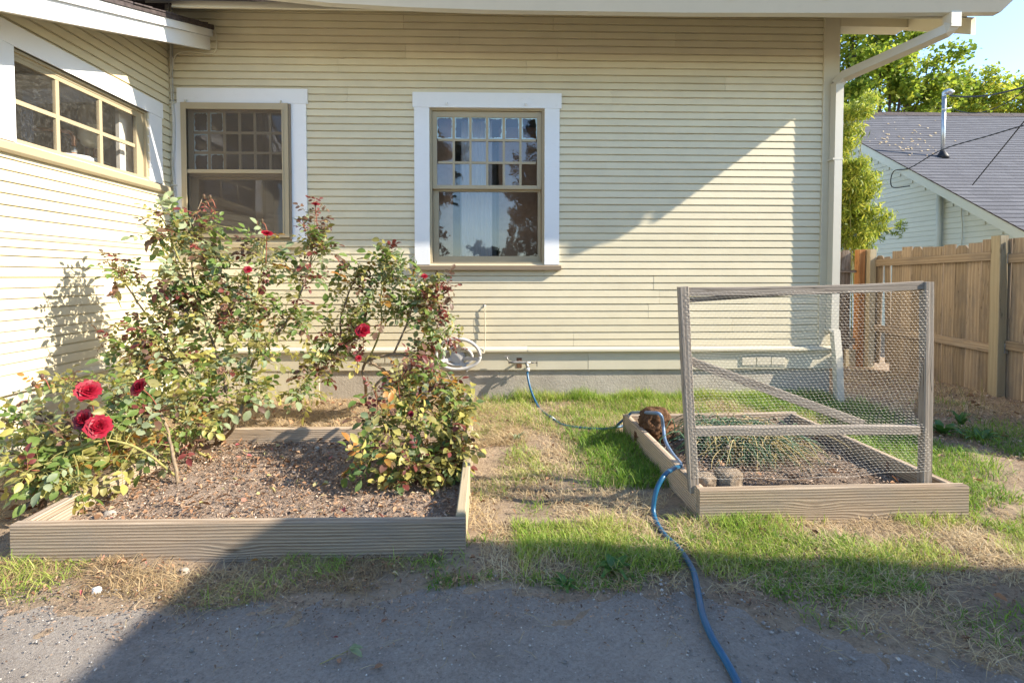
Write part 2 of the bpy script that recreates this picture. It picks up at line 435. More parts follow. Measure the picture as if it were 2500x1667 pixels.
class MB:
    def __init__(s):
        s.v, s.f, s.mi, s.sm = [], [], [], []
    def add(s, v, f, mi=0, sm=False):
        b = len(s.v)
        s.v += [tuple(p) for p in v]
        s.f += [tuple(i + b for i in q) for q in f]
        s.mi += [mi] * len(f)
        s.sm += [sm] * len(f)
        return s
    def box(s, x0, x1, y0, y1, z0, z1, mi=0):
        v = [(x0, y0, z0), (x1, y0, z0), (x1, y1, z0), (x0, y1, z0), (x0, y0, z1), (x1, y0, z1), (x1, y1, z1), (x0, y1, z1)]
        return s.add(v, [(3, 2, 1, 0), (4, 5, 6, 7), (0, 1, 5, 4), (1, 2, 6, 5), (2, 3, 7, 6), (3, 0, 4, 7)], mi)
    def tube(s, pts, rad, n=8, cap=True, mi=0, sm=True):
        pts = [Vector(p) for p in pts]
        rad = [rad] * len(pts) if isinstance(rad, (int, float)) else list(rad)
        t0 = (pts[1] - pts[0]).normalized()
        ref = Vector((0, 0, 1)) if abs(t0.z) < .9 else Vector((1, 0, 0))
        nr = (ref - t0 * ref.dot(t0)).normalized()
        v, f = [], []
        for i, p in enumerate(pts):
            t = (pts[min(i + 1, len(pts) - 1)] - pts[max(i - 1, 0)]).normalized()
            nr = nr - t * nr.dot(t)
            if nr.length < 1e-6: nr = t.orthogonal()
            nr.normalize()
            bn = t.cross(nr)
            for k in range(n):
                a = 2 * math.pi * k / n
                v.append(p + (nr * math.cos(a) + bn * math.sin(a)) * rad[i])
        for i in range(len(pts) - 1):
            for k in range(n):
                f.append((i * n + k, i * n + (k + 1) % n, (i + 1) * n + (k + 1) % n, (i + 1) * n + k))
        if cap:
            f.append(tuple(range(n - 1, -1, -1)))
            f.append(tuple((len(pts) - 1) * n + k for k in range(n)))
        return s.add(v, f, mi, sm)
    def lathe(s, prof, n=24, mi=0, sm=True):
        """prof: (r, z) from bottom to top about the z axis"""
        v, f = [], []
        for r, z in prof:
            for k in range(n):
                a = 2 * math.pi * k / n
                v.append((r * math.cos(a), r * math.sin(a), z))
        for i in range(len(prof) - 1):
            for k in range(n):
                f.append((i * n + k, i * n + (k + 1) % n, (i + 1) * n + (k + 1) % n, (i + 1) * n + k))
        f.append(tuple(range(n - 1, -1, -1)))
        f.append(tuple((len(prof) - 1) * n + k for k in range(n)))
        return s.add(v, f, mi, sm)
    def prism(s, poly, x0, x1, mi=0):
        """poly: (y, z) counter-clockwise seen from +x, swept along x"""
        n = len(poly)
        v = [(x0, y, z) for y, z in poly] + [(x1, y, z) for y, z in poly]
        f = [tuple(range(n - 1, -1, -1)), tuple(range(n, 2 * n))]
        f += [(k, (k + 1) % n, (k + 1) % n + n, k + n) for k in range(n)]
        return s.add(v, f, mi)
    def mesh(s, name, mats):
        me = bpy.data.meshes.new(name)
        me.from_pydata(s.v, [], s.f)
        for m in (mats if isinstance(mats, (list, tuple)) else [mats]):
            me.materials.append(m)
        if any(s.mi): me.polygons.foreach_set('material_index', s.mi)
        if any(s.sm): me.polygons.foreach_set('use_smooth', s.sm)
        me.update()
        return me
    def build(s, name, mats, parent=None, M=None):
        return link(bpy.data.objects.new(name, s.mesh(name, mats)), parent, M)

def bulk(name, V, F, mat, tint=None, parent=None, M=None, smooth=False):
    """numpy mesh: V (n,3); F list of (m,k) index arrays; tint one float per vertex"""
    me = bpy.data.meshes.new(name)
    me.vertices.add(len(V))
    me.vertices.foreach_set('co', np.asarray(V, np.float32).ravel())
    loops = np.concatenate([f.ravel() for f in F]).astype(np.int32)
    tot = np.concatenate([np.full(len(f), f.shape[1]) for f in F]).astype(np.int32)
    start = np.concatenate([[0], np.cumsum(tot)[:-1]]).astype(np.int32)
    me.loops.add(len(loops))
    me.loops.foreach_set('vertex_index', loops)
    me.polygons.add(len(tot))
    me.polygons.foreach_set('loop_start', start)
    me.polygons.foreach_set('loop_total', tot)
    if smooth: me.polygons.foreach_set('use_smooth', np.ones(len(tot), bool))
    if tint is not None:
        a = me.attributes.new('tint', 'FLOAT', 'POINT')
        a.data.foreach_set('value', np.asarray(tint, np.float32))
    me.materials.append(mat)
    me.update(calc_edges=True)
    me.validate()
    return link(bpy.data.objects.new(name, me), parent, M)

def frame(p0, p1, face):
    """matrix with x along p0->p1 and z towards face, origin at p0"""
    p0, p1 = Vector(p0), Vector(p1)
    x = (p1 - p0).normalized()
    z = Vector(face)
    z = (z - x * z.dot(x)).normalized()
    y = z.cross(x)
    M = Matrix((x, y, z)).transposed().to_4x4()
    M.translation = p0
    return M

def board(name, p0, p1, w, t, face, mat, parent, ch=.004, warp=.0, segs=6, dog=False, ragged=0):
    """lumber from p0 to p1 (centre line), w across, t thick towards face; chamfered edges, a little warp; dog-eared end when dog"""
    p0, p1 = Vector(p0), Vector(p1)
    L = (p1 - p0).length
    rnd = random.Random(hash((round(p0.x, 3), round(p0.y, 3), round(p0.z, 3), round(L, 3))) & 0xffff)
    a, b = rnd.uniform(-1, 1) * warp, rnd.uniform(-1, 1) * warp
    v, f = [], []
    ws, ts = w / 2, t / 2
    prof = [(-ws + ch, -ts), (ws - ch, -ts), (ws, -ts + ch), (ws, ts - ch), (ws - ch, ts), (-ws + ch, ts), (-ws, ts - ch), (-ws, -ts + ch)]
    xs = [L * i / segs for i in range(segs + 1)]
    if dog: xs = xs[:-1] + [L - w * .28, L]
    for i, x in enumerate(xs):
        s = x / L
        oy = a * math.sin(s * 3.1) + rnd.uniform(-1, 1) * ragged
        oz = b * math.sin(s * 2.6 + .4)
        k = .55 if (dog and i == len(xs) - 1) else 1
        for (y, z) in prof:
            v.append((x, y * k + oy, z + oz))
    n = 8
    for i in range(len(xs) - 1):
        for k in range(n):
            f.append((i * n + k, i * n + (k + 1) % n, (i + 1) * n + (k + 1) % n, (i + 1) * n + k))
    f.append(tuple(range(n - 1, -1, -1)))
    f.append(tuple((len(xs) - 1) * n + k for k in range(n)))
    return MB().add(v, f).build(name, mat, parent, frame(p0, p1, face))

def spline(pts, sub=6):
    P = [Vector(p) for p in pts]
    P = [P[0] * 2 - P[1]] + P + [P[-1] * 2 - P[-2]]
    out = []
    for i in range(1, len(P) - 2):
        for k in range(sub):
            t = k / sub
            a, b, c, d = P[i - 1], P[i], P[i + 1], P[i + 2]
            out.append(.5 * ((2 * b) + (c - a) * t + (2 * a - 5 * b + 4 * c - d) * t * t + (3 * b - a - 3 * c + d) * t ** 3))
    out.append(P[-2])
    return out

# ================================================================== ground
def gh(x, y):
    x, y = np.asarray(x, float), np.asarray(y, float)
    h = .012 * np.sin(3.1 * x + 1.3) * np.sin(2.7 * y + .4) + .006 * np.sin(9 * x + 2 * y) + .004 * np.sin(17 * y - 11 * x)
    h = h - .035 * np.clip((x - 5.4) / 1.5, 0, 1)
    return h * np.clip(1 - (np.abs(x - 4) - 7) / 6, 0, 1)
xs = np.concatenate([[-160, -80, -40, -20, -10, -5, -2.5], np.arange(-1.2, 9.4, .055), [10, 12, 15, 20, 30, 50, 90, 160]])
ys = np.concatenate([[-160, -80, -40, -20, -12, -8, -6], np.arange(-4.9, 2.6, .055), [3.2, 4.5, 7, 11, 18, 30, 60, 110, 200]])
gx, gy = np.meshgrid(xs, ys)
gz = gh(gx, gy) + RNG.normal(0, .0022, gx.shape) * (np.abs(gx - 4) < 5.2)
nx, ny = len(xs), len(ys)
idx = np.arange(nx * ny).reshape(ny, nx)
quads = np.stack([idx[:-1, :-1], idx[:-1, 1:], idx[1:, 1:], idx[1:, :-1]], -1).reshape(-1, 4)
ground = bulk('ground', np.stack([gx, gy, gz], -1).reshape(-1, 3), [quads], MATS['yard_earth'], smooth=True)
tag(ground, 'bare brown earth of the side yard', 'ground', kind='structure')

# driveway sheet with an irregular far edge
edge = [(-2.5, -2.78), (.2, -2.80), (1.0, -2.83), (1.9, -2.85), (2.6, -2.80), (3.1, -2.80), (3.7, -2.86), (4.15, -3.03), (4.5, -3.27), (5.2, -3.7), (7, -4.6), (9, -5.4)]
ex = np.arange(-2.5, 9.0, .05)
ey = np.interp(ex, [e[0] for e in edge], [e[1] for e in edge]) + .03 * np.sin(ex * 7.3) + .02 * np.sin(ex * 19 + 1) + RNG.normal(0, .012, len(ex))
rows = np.concatenate([[0, .02, .05], np.linspace(.1, 1, 30) ** 1.3])
dx, dt = np.meshgrid(ex, rows)
dy = ey[None, :] * (1 - dt) + (-7.0) * dt
dz = gh(dx, dy) + .012 * np.clip(dt * 8, 0, 1) - .004 * (dt == 0)
idx = np.arange(dx.size).reshape(dx.shape)
quads = np.stack([idx[1:, :-1], idx[1:, 1:], idx[:-1, 1:], idx[:-1, :-1]], -1).reshape(-1, 4)
drv = bulk('driveway', np.stack([dx, dy, dz], -1).reshape(-1, 3), [quads], MATS['driveway_grit'], smooth=True)
tag(drv, 'grey gritty driveway in the foreground', 'driveway', kind='structure')

# ================================================================== the house
def wallM(u, v, n, o=(0, 0, 0)):
    M = Matrix((Vector(u), Vector(v), Vector(n))).transposed().to_4x4()
    M.translation = Vector(o)
    return M
M_BACK = wallM((1, 0, 0), (0, 0, 1), (0, -1, 0))
M_LEFT = wallM((0, 1, 0), (0, 0, 1), (1, 0, 0))

def lap_profile(l, t=.014):
    return [(0, 0), (2 * l, 0), (2 * l, t * .10), (1.95 * l, t * .16), (1.87 * l, t * .50), (1.79 * l, t * .78), (l, t), (l, t * .12),
            (.95 * l, t * .16), (.87 * l, t * .50), (.79 * l, t * .78), (0, t)]

def siding(parent, M, u0, u1, v0, v1, lap, holes=(), joints=3.3, clip=None, mat=None, name='siding_board', seed=1, t=.0185):
    rnd = random.Random(seed)
    v, i = v0, 0
    while v < v1 - .004:
        l = min(lap, (v1 - v) / 2)
        spans = [(u0, u1)]
        if clip:
            a, b = clip(v, v + 2 * l)
            spans = [(max(u0, a), min(u1, b))]
        part_ = []
        for h in holes:
            if v + 2 * l > h[2] and v < h[3]:
                if v < h[2] - .006: part_.append((h[0], h[1], v, h[2]))
                if v + 2 * l > h[3] + .006: part_.append((h[0], h[1], h[3], v + 2 * l))
                spans = [s for a, b in spans for s in ((a, min(b, h[0])), (max(a, h[1]), b))]
        for a, b in spans:
            if b - a < .02: continue
            cuts, x = [a], a
            while b - x > joints * 1.1:
                x += rnd.uniform(joints * .5, joints)
                if b - x > .4: cuts.append(x)
            cuts.append(b)
            for c, d in zip(cuts, cuts[1:]):
                off = rnd.uniform(-.0009, .0009)
                m = MB().prism([(y + v + (.0008 if y == 0 else 0), max(0, z + (off if z > 0 else 0))) for y, z in lap_profile(l, t)], c + .0009, d - .0009)
                m.build(name, mat or SIDING, parent, M)
        for a, b, c, d in part_:
            MB().prism([(y + c, z) for y, z in lap_profile((d - c) / 2, t)], a + .0009, b - .0009).build(name, mat or SIDING, parent, M)
        v += 2 * l
        i += 1

def sheet(parent, M, name, u0, u1, v0, v1, holes, n0, n1, mat):
    """flat wall sheet with rectangular openings, one mesh"""
    us = sorted({u0, u1, *[h[0] for h in holes], *[h[1] for h in holes]})
    vs_ = sorted({v0, v1, *[h[2] for h in holes], *[h[3] for h in holes]})
    m = MB()
    for a, b in zip(us, us[1:]):
        for c, d in zip(vs_, vs_[1:]):
            if any(a >= h[0] - 1e-6 and b <= h[1] + 1e-6 and c >= h[2] - 1e-6 and d <= h[3] + 1e-6 for h in holes): continue
            m.box(a, b, c, d, n0, n1)
    return m.build(name, mat, parent, M)

house = thing('house', 'cream clapboard house with white-cased windows, a lean-to wing at left and a gutter', 'house')
W1 = (.135, 1.12, 1.50, 2.76)
W2 = (2.40, 3.475, 1.285, 2.74)
W3 = (-1.50, -.30, 2.0, 2.58)
ZS, CORNER = .505, 6.135
siding(house, M_BACK, .004, CORNER, ZS, 3.62, .0672, [W1, W2], 2.7, seed=3)
sheet(house, M_BACK, 'wall_sheathing', -.02, CORNER + .1, .30, 3.66, [W1, W2], -.03, -.002, INTERIOR)
rake_z = lambda y: 3.25 + .356 * y
siding(house, M_LEFT, -2.2, -.012, 1.462, 3.3, .0708, [W3], 9, clip=lambda a, b: ((a - 3.297) / .356, 9), seed=5)
siding(house, M_LEFT, -2.2, -.012, .505, 1.402, .0659, [], 9, seed=6)
sheet(house, M_LEFT, 'wall_sheathing', -2.2, .0, -.2, 2.40, [(-1.50, -.30, 2.0, 2.401)], -.03, -.002, INTERIOR)
m = MB()
for a, b in ((-2.2, -1.5), (-.3, 0)):
    m.prism([(a, 2.40), (b, 2.40), (b, rake_z(b)), (a, max(2.41, rake_z(a)))], -.03, -.002)
m.prism([(-1.5, 2.58), (-.3, 2.58), (-.3, rake_z(-.3)), (-1.5, rake_z(-1.5))], -.0295, -.0025)
m.build('wall_sheathing', INTERIOR, house)

# belly band moulding on the left wall, drip caps and skirt boards
MB().prism([(1.400, .0), (1.462, 0), (1.462, .018), (1.452, .034), (1.440, .036), (1.436, .026), (1.418, .024), (1.400, .016)], -2.2, -.014).build('belly_band', CREAM, house, M_LEFT)
cap = [(.452, 0), (.5045, 0), (.5045, .016), (.476, .056), (.458, .056), (.452, .048)]
MB().prism(cap, .0, 3.32).build('drip_cap', CREAM, house, M_BACK)
MB().prism([(y - .004 if y > .5 else y, z + .003 if z > .03 else z) for y, z in cap], 3.322, CORNER + .16).build('drip_cap', CREAM, house, M_BACK)
MB().prism(cap, -2.2, -.06).build('drip_cap', CREAM, house, M_LEFT)
MB().box(-.0, 3.9, .28, .452, 0, .020).build('skirt_board', CREAM, house, M_BACK)
MB().box(3.902, CORNER + .15, .28, .452, 0, .0215).build('skirt_board', CREAM, house, M_BACK)
MB().box(-2.2, -.022, .30, .452, 0, .020).build('skirt_board', CREAM, house, M_LEFT)
MB().box(-2.2, -.022, .10, .298, 0, .012).build('skirt_board', CREAM, house, M_LEFT)
MB().box(-2.2, -.022, -.15, .098, 0, .020).build('skirt_board', CREAM, house, M_LEFT)
MB().box(-.1, 1.30, -.3, .30, -.3, -.016).box(1.30, 6.265, -.3, .2795, -.3, -.003).build('foundation', CONCRETE, house, M_BACK)
# vertical skirting planks under the left part of the back wall
x = .03
while x < 1.28:
    w = random.uniform(.088, .104)
    MB().box(x, x + w - .003, -.15 , .279, -.006, .010 + random.uniform(0, .002)).build('skirting_plank', CREAM, house, M_BACK)
    x += w
# corner board, narrow return
MB().box(CORNER + .012, CORNER + .15, .505, 3.63, -.02, .024).build('corner_board', CREAM, house, M_BACK)
MB().box(CORNER - .006, CORNER + .012, .505, 3.62, -.02, .030).build('corner_bead', CREAM, house, M_BACK)
# side and rear walls that close the house
MB().box(6.22, 6.27, .02, 6.4, -.1, 3.62).prism([(.02, 3.62), (6.4, 3.62), (3.2, 5.3)], 6.22, 6.27).build('wall', CREAM, house)
MB().box(-4.0, 6.27, 6.4, 6.45, -.1, 3.62).build('wall', CREAM, house)
MB().box(-4.0, -3.95, -2.2, 6.4, -.1, 3.2).build('wall', CREAM, house)
MB().box(-3.95, -.03, -2.24, -2.2, -.1, 2.45).build('wall', CREAM, house)

def put(name, mat, parent, M, *a):
    return MB().box(*a).build(name, mat, parent, M)

def smear(parent, M, u0, u1, v0, v1, n, seed):
    rnd = random.Random(seed)
    out, inn = [], []
    k = 7
    def side(a, b):
        return [(a[0] + (b[0] - a[0]) * i / k, a[1] + (b[1] - a[1]) * i / k) for i in range(k)]
    ring = side((u0, v0), (u1, v0)) + side((u1, v0), (u1, v1)) + side((u1, v1), (u0, v1)) + side((u0, v1), (u0, v0))
    cu, cv = (u0 + u1) / 2, (v0 + v1) / 2
    base = rnd.uniform(.006, .011)
    for p in ring:
        w = base * rnd.uniform(.3, 1.7)
        inn.append((p[0] + max(-w, min(w, (cu - p[0]))), p[1] + max(-w, min(w, (cv - p[1]))), n))
        out.append((p[0], p[1], n))
    N = len(ring)
    MB().add(out + inn, [(i, (i + 1) % N, N + (i + 1) % N, N + i) for i in range(N)]).build('putty_smear', PUTTY, parent, M)

def lights(win, M, us, vs_, n, glass, bar=.022, name='pane', mun=None, smears=()):
    """panes between muntins; us, vs_ are the lines of the grid"""
    for i in range(1, len(us) - 1):
        put('muntin', mun or TAN, win, M, us[i] - bar / 2, us[i] + bar / 2, vs_[0], vs_[-1], n - .011, n + .011)
    for j in range(1, len(vs_) - 1):
        for a, b in zip(us, us[1:]):
            put('muntin', mun or TAN, win, M, a + bar / 2 + .0004, b - bar / 2 - .0004, vs_[j] - bar / 2, vs_[j] + bar / 2, n - .010, n + .010)
    q = 0
    for j in range(len(vs_) - 1):
        for i in range(len(us) - 1):
            a, b, c, d = us[i] + (bar / 2 if i else 0), us[i + 1] - (bar / 2 if i < len(us) - 2 else 0), vs_[j] + (bar / 2 if j else 0), vs_[j + 1] - (bar / 2 if j < len(vs_) - 2 else 0)
            k = random.uniform(-.0025, .0025)
            g = random.uniform(-.002, .002)
            MB().add([(a, c, n - k + g), (b, c, n + k + g), (b, d, n + k - g), (a, d, n - k - g)], [(0, 1, 2, 3)]).build(name, glass, win, M)
            if q in smears: smear(win, M, a + .001, b - .001, c + .001, d - .001, n + .0045, q)
            q += 1

def sash(win, M, u0, u1, v0, v1, g, n0, n1, mat=None, name='sash_rail'):
    """g = glass rectangle"""
    mat = mat or TAN
    put('sash_stile', mat, win, M, u0, g[0], v0, v1, n0, n1)
    put('sash_stile', mat, win, M, g[1], u1, v0, v1, n0, n1)
    put(name, mat, win, M, g[0] + .0003, g[1] - .0003, v0, g[2], n0, n1 - .001)
    put(name, mat, win, M, g[0] + .0003, g[1] - .0003, g[3], v1, n0, n1 - .001)

def jamb(M, o, depth, mat, name='window', label=None):
    m = MB()
    u0, u1, v0, v1 = o
    e = .018
    m.box(u0, u0 + e, v0, v1, -depth, .002)
    m.box(u1 - e, u1, v0, v1, -depth, .002)
    m.box(u0 + e, u1 - e, v1 - e, v1, -depth, .001)
    m.box(u0 + e, u1 - e, v0, v0 + e, -depth, .001)
    w = m.build(name, mat, house, M)
    if label: w['label'] = label
    return w

def lin(a, b, n): return [a + (b - a) * i / n for i in range(n + 1)]

# ---- middle window
w2 = jamb(M_BACK, W2, .13, TAN, label='double-hung window with small panes above one large pane, white casing')
put('head_casing', WHITE, w2, M_BACK, 2.244, 3.634, 2.738, 2.876, 0, .034)
put('side_casing', WHITE, w2, M_BACK, 2.258, 2.398, 1.278, 2.7375, 0, .030)
put('side_casing', WHITE, w2, M_BACK, 3.477, 3.616, 1.278, 2.7375, 0, .030)
MB().prism([(1.225, 0), (1.277, 0), (1.270, .045), (1.262, .062), (1.228, .062), (1.225, .058)], 2.235, 3.632).build('sill', DARKTAN, w2, M_BACK)
sash(w2, M_BACK, 2.42, 3.455, 1.995, 2.72, (2.464, 3.411, 2.03, 2.667), -.055, -.020)
lights(w2, M_BACK, lin(2.464, 3.411, 6), [2.03, 2.2425, 2.455, 2.667], -.036, GLASS, smears=range(12, 18))
sash(w2, M_BACK, 2.422, 3.453, 1.305, 2.015, (2.475, 3.425, 1.362, 1.976), -.098, -.060)
lights(w2, M_BACK, [2.475, 3.425], [1.362, 1.976], -.08, GLASS)
for u in (2.565, 3.300):
    MB().tube([(u, 2.775, .034), (u, 2.772, .052), (u, 2.757, .056)], .0075, 8).build('screen_hook', WHITE, w2, M_BACK)
# ---- left window of the back wall with its insect screen
w1 = jamb(M_BACK, W1, .13, TAN, label='double-hung window behind a brown insect screen, beside the house corner')
put('head_casing', WHITE, w1, M_BACK, .092, 1.278, 2.758, 2.894, 0, .032)
put('side_casing', WHITE, w1, M_BACK, 1.121, 1.262, 1.49, 2.7575, 0, .028)
put('side_casing', WHITE, w1, M_BACK, .050, .134, 1.49, 2.7575, 0, .028)
MB().prism([(1.43, 0), (1.489, 0), (1.481, .05), (1.472, .066), (1.434, .066), (1.43, .06)], .05, 1.30).build('sill', TAN, w1, M_BACK)
sash(w1, M_BACK, .155, 1.10, 2.10, 2.74, (.205, 1.05, 2.135, 2.69), -.055, -.020)
lights(w1, M_BACK, lin(.205, 1.05, 6), lin(2.135, 2.69, 3), -.036, GLASS, smears=(0, 1, 6, 12, 13))
sash(w1, M_BACK, .157, 1.098, 1.52, 2.12, (.215, 1.04, 1.585, 2.08), -.098, -.060)
lights(w1, M_BACK, [.215, 1.04], [1.585, 2.08], -.08, GLASS)
fr = MB()
fr.box(.138, .190, 1.527, 2.754, .034, .058).box(1.052, 1.108, 1.527, 2.754, .034, .058)
fr.box(.190, 1.052, 2.696, 2.7535, .034, .0575).box(.190, 1.052, 1.5275, 1.558, .034, .0575).box(.190, 1.052, 2.115, 2.148, .036, .056)
fr.box(.178, .190, 1.558, 2.696, .030, .064).box(1.052, 1.064, 1.558, 2.696, .030, .064)
fr.build('screen_frame', TAN, w1, M_BACK)
put('screen_gap_shade', DARKTAN, w1, M_BACK, 1.110, 1.126, 1.51, 2.752, .029, .050)  # dark strip standing in for the shaded gap beside the screen frame
for v0, v1 in ((1.558, 2.115), (2.148, 2.696)):
    MB().add([(.19, v0, .046), (1.052, v0, .046), (1.052, v1, .046), (.19, v1, .046)], [(0, 1, 2, 3)]).build('screen_mesh', MATS['screen_mesh'], w1, M_BACK)
for u in (.175, .185, 1.04):
    MB().tube([(u, 2.78, .032), (u, 2.776, .05), (u, 2.758, .052)], .006, 8).build('screen_hook', GUTTER, w1, M_BACK)
# ---- window of the lean-to
w3 = jamb(M_LEFT, W3, .10, TAN, label='six-pane utility window high on the sunlit left wall')
put('head_casing', WHITE, w3, M_LEFT, -1.66, -.128, 2.58, 2.712, 0, .030)
put('side_casing', WHITE, w3, M_LEFT, -.299, -.140, 1.995, 2.5795, 0, .026)
put('side_casing', WHITE, w3, M_LEFT, -1.65, -1.501, 1.995, 2.5795, 0, .026)
MB().prism([(1.915, 0), (1.994, 0), (1.985, .035), (1.972, .060), (1.93, .060), (1.915, .045)], -1.72, -.085).build('sill', TAN, w3, M_LEFT)
MB().prism([(2.545, 0), (2.58, 0), (2.58, .024), (2.57, .024), (2.56, .012), (2.545, .012)], -1.5, -.3).build('head_moulding', TAN, w3, M_LEFT @ Matrix.Translation((0, 0, -.03)))
sash(w3, M_LEFT, -1.499, -.315, 2.004, 2.56, (-1.478, -.395, 2.03, 2.515), -.05, -.022)
lights(w3, M_LEFT, [-1.478, -1.144, -.768, -.395], [2.03, 2.265, 2.515], -.036, GLASS_DUSTY_HAZE, bar=.028)

# ---- rooms behind the glass
def room(name, u0, u1, v0, v1, n0, n1, mat, M):
    m = MB().box(u0, u1, v0, v1, n0, n1)
    m.f = [tuple(reversed(f)) for f in m.f[:1] + m.f[2:]]
    m.mi, m.sm = [0] * 5, [False] * 5
    return m.build(name, mat, house, M)
room('room', 1.9, 4.2, .4, 3.0, -3.4, -.14, ROOMWALL, M_BACK)
room('room', -.0, 1.6, .4, 3.0, -2.2, -.14, CURTAIN, M_BACK)
room('room', -2.1, .0, .6, 2.75, -1.25, -.11, INTERIOR, M_LEFT)
put('door_frame', ROOMPALE, house, M_BACK, 2.62, 2.98, .45, 2.6, -1.30, -1.2)
put('door_frame', ROOMPALE, house, M_BACK, 2.985, 3.05, .45, 2.7, -1.25, -1.12)
put('interior_trim', COPPERWALL, house, M_BACK, 2.42, 2.60, .45, 2.72, -.26, -.20)
put('brown_panel', COPPERWALL, house, M_BACK, 3.06, 3.60, .45, 2.72, -.62, -.50)  # plain brown panel, added to catch skylight and show warm through the pane
cu = MB()
for k in range(14):
    a_ = 2.68 + k * .022
    cu.add([(a_, 1.2, -.30 - .012 * (k % 2)), (a_ + .022, 1.2, -.30 - .012 * ((k + 1) % 2)), (a_ + .022, 2.72, -.30 - .012 * ((k + 1) % 2)), (a_, 2.72, -.30 - .012 * (k % 2))], [(0, 1, 2, 3)])
cu.build('curtain', ROOMPALE, house, M_BACK)
put('shelf_board', DARKTAN, house, M_BACK, .52, .60, .45, 2.9, -.62, -.55)
put('window_reveal', ROOMPALE, house, M_LEFT, -.44, -.29, 1.75, 2.70, -.16, -.13)

# ---- dryer vent on the left wall
dv = MB()
a = onX(249, 684, 0); b = onX(292, 732, 0)
dv.box(-.825, -.665, .985, 1.135, .010, .022)
dvo = dv.build('dryer_vent', WHITEPLASTIC, house, M_LEFT)
cm = Matrix.Translation((-.745, 1.065, .0))
m = MB()
N = 24
for (r0, r1, z0, z1) in ((.056, .056, .02, .045), (.056, .048, .045, .045), (.048, .046, .045, .026)):
    v = [(r0 * math.cos(2 * math.pi * k / N), r0 * math.sin(2 * math.pi * k / N), z0) for k in range(N)] + [(r1 * math.cos(2 * math.pi * k / N), r1 * math.sin(2 * math.pi * k / N), z1) for k in range(N)]
    m.add(v, [(k, (k + 1) % N, N + (k + 1) % N, N + k) for k in range(N)], sm=True)
m.build('collar', WHITEPLASTIC, dvo, M_LEFT @ cm)
MB().add([(.047 * math.cos(2 * math.pi * k / N), .047 * math.sin(2 * math.pi * k / N), .0255) for k in range(N)], [tuple(range(N))]).build('duct_opening', RUST, dvo, M_LEFT @ cm)

# ---- foundation vents
def vent(u0, u1, v0, v1):
    g = MB().box(u0, u1, v0, v1, .0215, .026).build('foundation_vent', CREAM, house, M_BACK)
    w = (u1 - u0 - .02) / 3
    for k in range(3):
        a = u0 + .01 + k * w
        put('vent_opening', BLACKPLASTIC, g, M_BACK, a + .006, a + w - .006, v0 + .014, v1 - .014, .0262, .0268)
        n = 9
        for j in range(n):
            v = v0 + .016 + (v1 - v0 - .034) * j / n
            MB().prism([(v, .0268), (v + .0065, .0268), (v + .0085, .031), (v + .003, .033)], a + .006, a + w - .006).build('vent_slat', CREAM, g, M_BACK)
vent(1.845, 2.215, .335, .445)
vent(5.37, 5.82, .30, .415)

# ---- roofs and eaves
EAVE_PITCH = .55
gut = [(.5, 3.40), (1.2, 3.33), (1.7, 3.283), (2.3, 3.258), (2.9, 3.246), (4.5, 3.246), (5.8, 3.262), (7.06, 3.287)]
gut_prof = [(-.688, 0), (-.688, .094), (-.692, .094), (-.692, .004), (-.744, .004), (-.795, .092), (-.795, .106), (-.800, .106), (-.800, .088), (-.749, 0)]
m = MB()
v, f = [], []
n = len(gut_prof)
for i, (x, z) in enumerate(gut):
    for (yy, zz) in gut_prof:
        v.append((x + (zz * .75 if i == len(gut) - 1 else 0), yy, z + zz))
for i in range(len(gut) - 1):
    for k in range(n):
        f.append((i * n + k, i * n + (k + 1) % n, (i + 1) * n + (k + 1) % n, (i + 1) * n + k))
f.append(tuple(range(n)))
m.add(v, f)
gutter = m.build('gutter', GUTTER, house)
MB().add([(7.061, -.692, 3.291), (7.061, -.744, 3.291), (7.128, -.795, 3.379), (7.128, -.692, 3.379)], [(0, 1, 2, 3)]).build('gutter_end_cap', GUTTER, gutter)
for x in (2.05, 3.0, 3.9, 4.85, 5.6):
    z = float(np.interp(x, [g[0] for g in gut], [g[1] for g in gut])) + .082
    MB().tube([(x, -.806, z), (x, -.61, z + .01)], .004, 6).tube([(x, -.810, z), (x, -.802, z)], .009, 8).build('gutter_spike', GALV, gutter)
MB().box(.42, 6.93, -.602, -.58, 3.315, 3.42).build('fascia', CREAM, house)
er = lambda y: 3.315 + EAVE_PITCH * (y + .58)
# eave boards under the roof
MB().prism([(-.58, er(-.58) + .04), (.12, er(.12) + .04), (.12, er(.12) + .06), (-.58, er(-.58) + .06)], .2, 6.96).build('eave_board', CREAM, house)
for x in (.9, 1.5, 2.1, 2.7, 3.3, 3.9, 4.5, 5.1, 5.7):
    MB().prism([(-.579, er(-.58) - .0), (-.005, er(-.005) - .0), (-.005, er(-.005) + .039), (-.579, er(-.58) + .039)], x, x + .045).build('rafter_tail', CREAM, house)
rt = lambda y: er(y) + .061
MB().prism([(-.655, rt(-.655)), (3.2, rt(3.2)), (3.2, rt(3.2) + .05), (-.655, rt(-.655) + .05)], -.2, 2.7).build('roof', SHINGLE_DARK, house)
MB().prism([(-.715, rt(-.715)), (3.2, rt(3.2)), (3.2, rt(3.2) + .051), (-.715, rt(-.715) + .051)], 2.701, 7.02).build('roof', SHINGLE_DARK, house)
MB().prism([(3.2, rt(3.2)), (7.0, rt(-.622)), (7.0, rt(-.622) + .05), (3.2, rt(3.2) + .05)], -4.2, 7.02).build('roof', SHINGLE_DARK, house)
MB().prism([(-.02, rt(-.02)), (3.2, rt(3.2)), (3.2, rt(3.2) + .05), (-.02, rt(-.02) + .05)], -4.2, -.2).build('roof', SHINGLE_DARK, house)
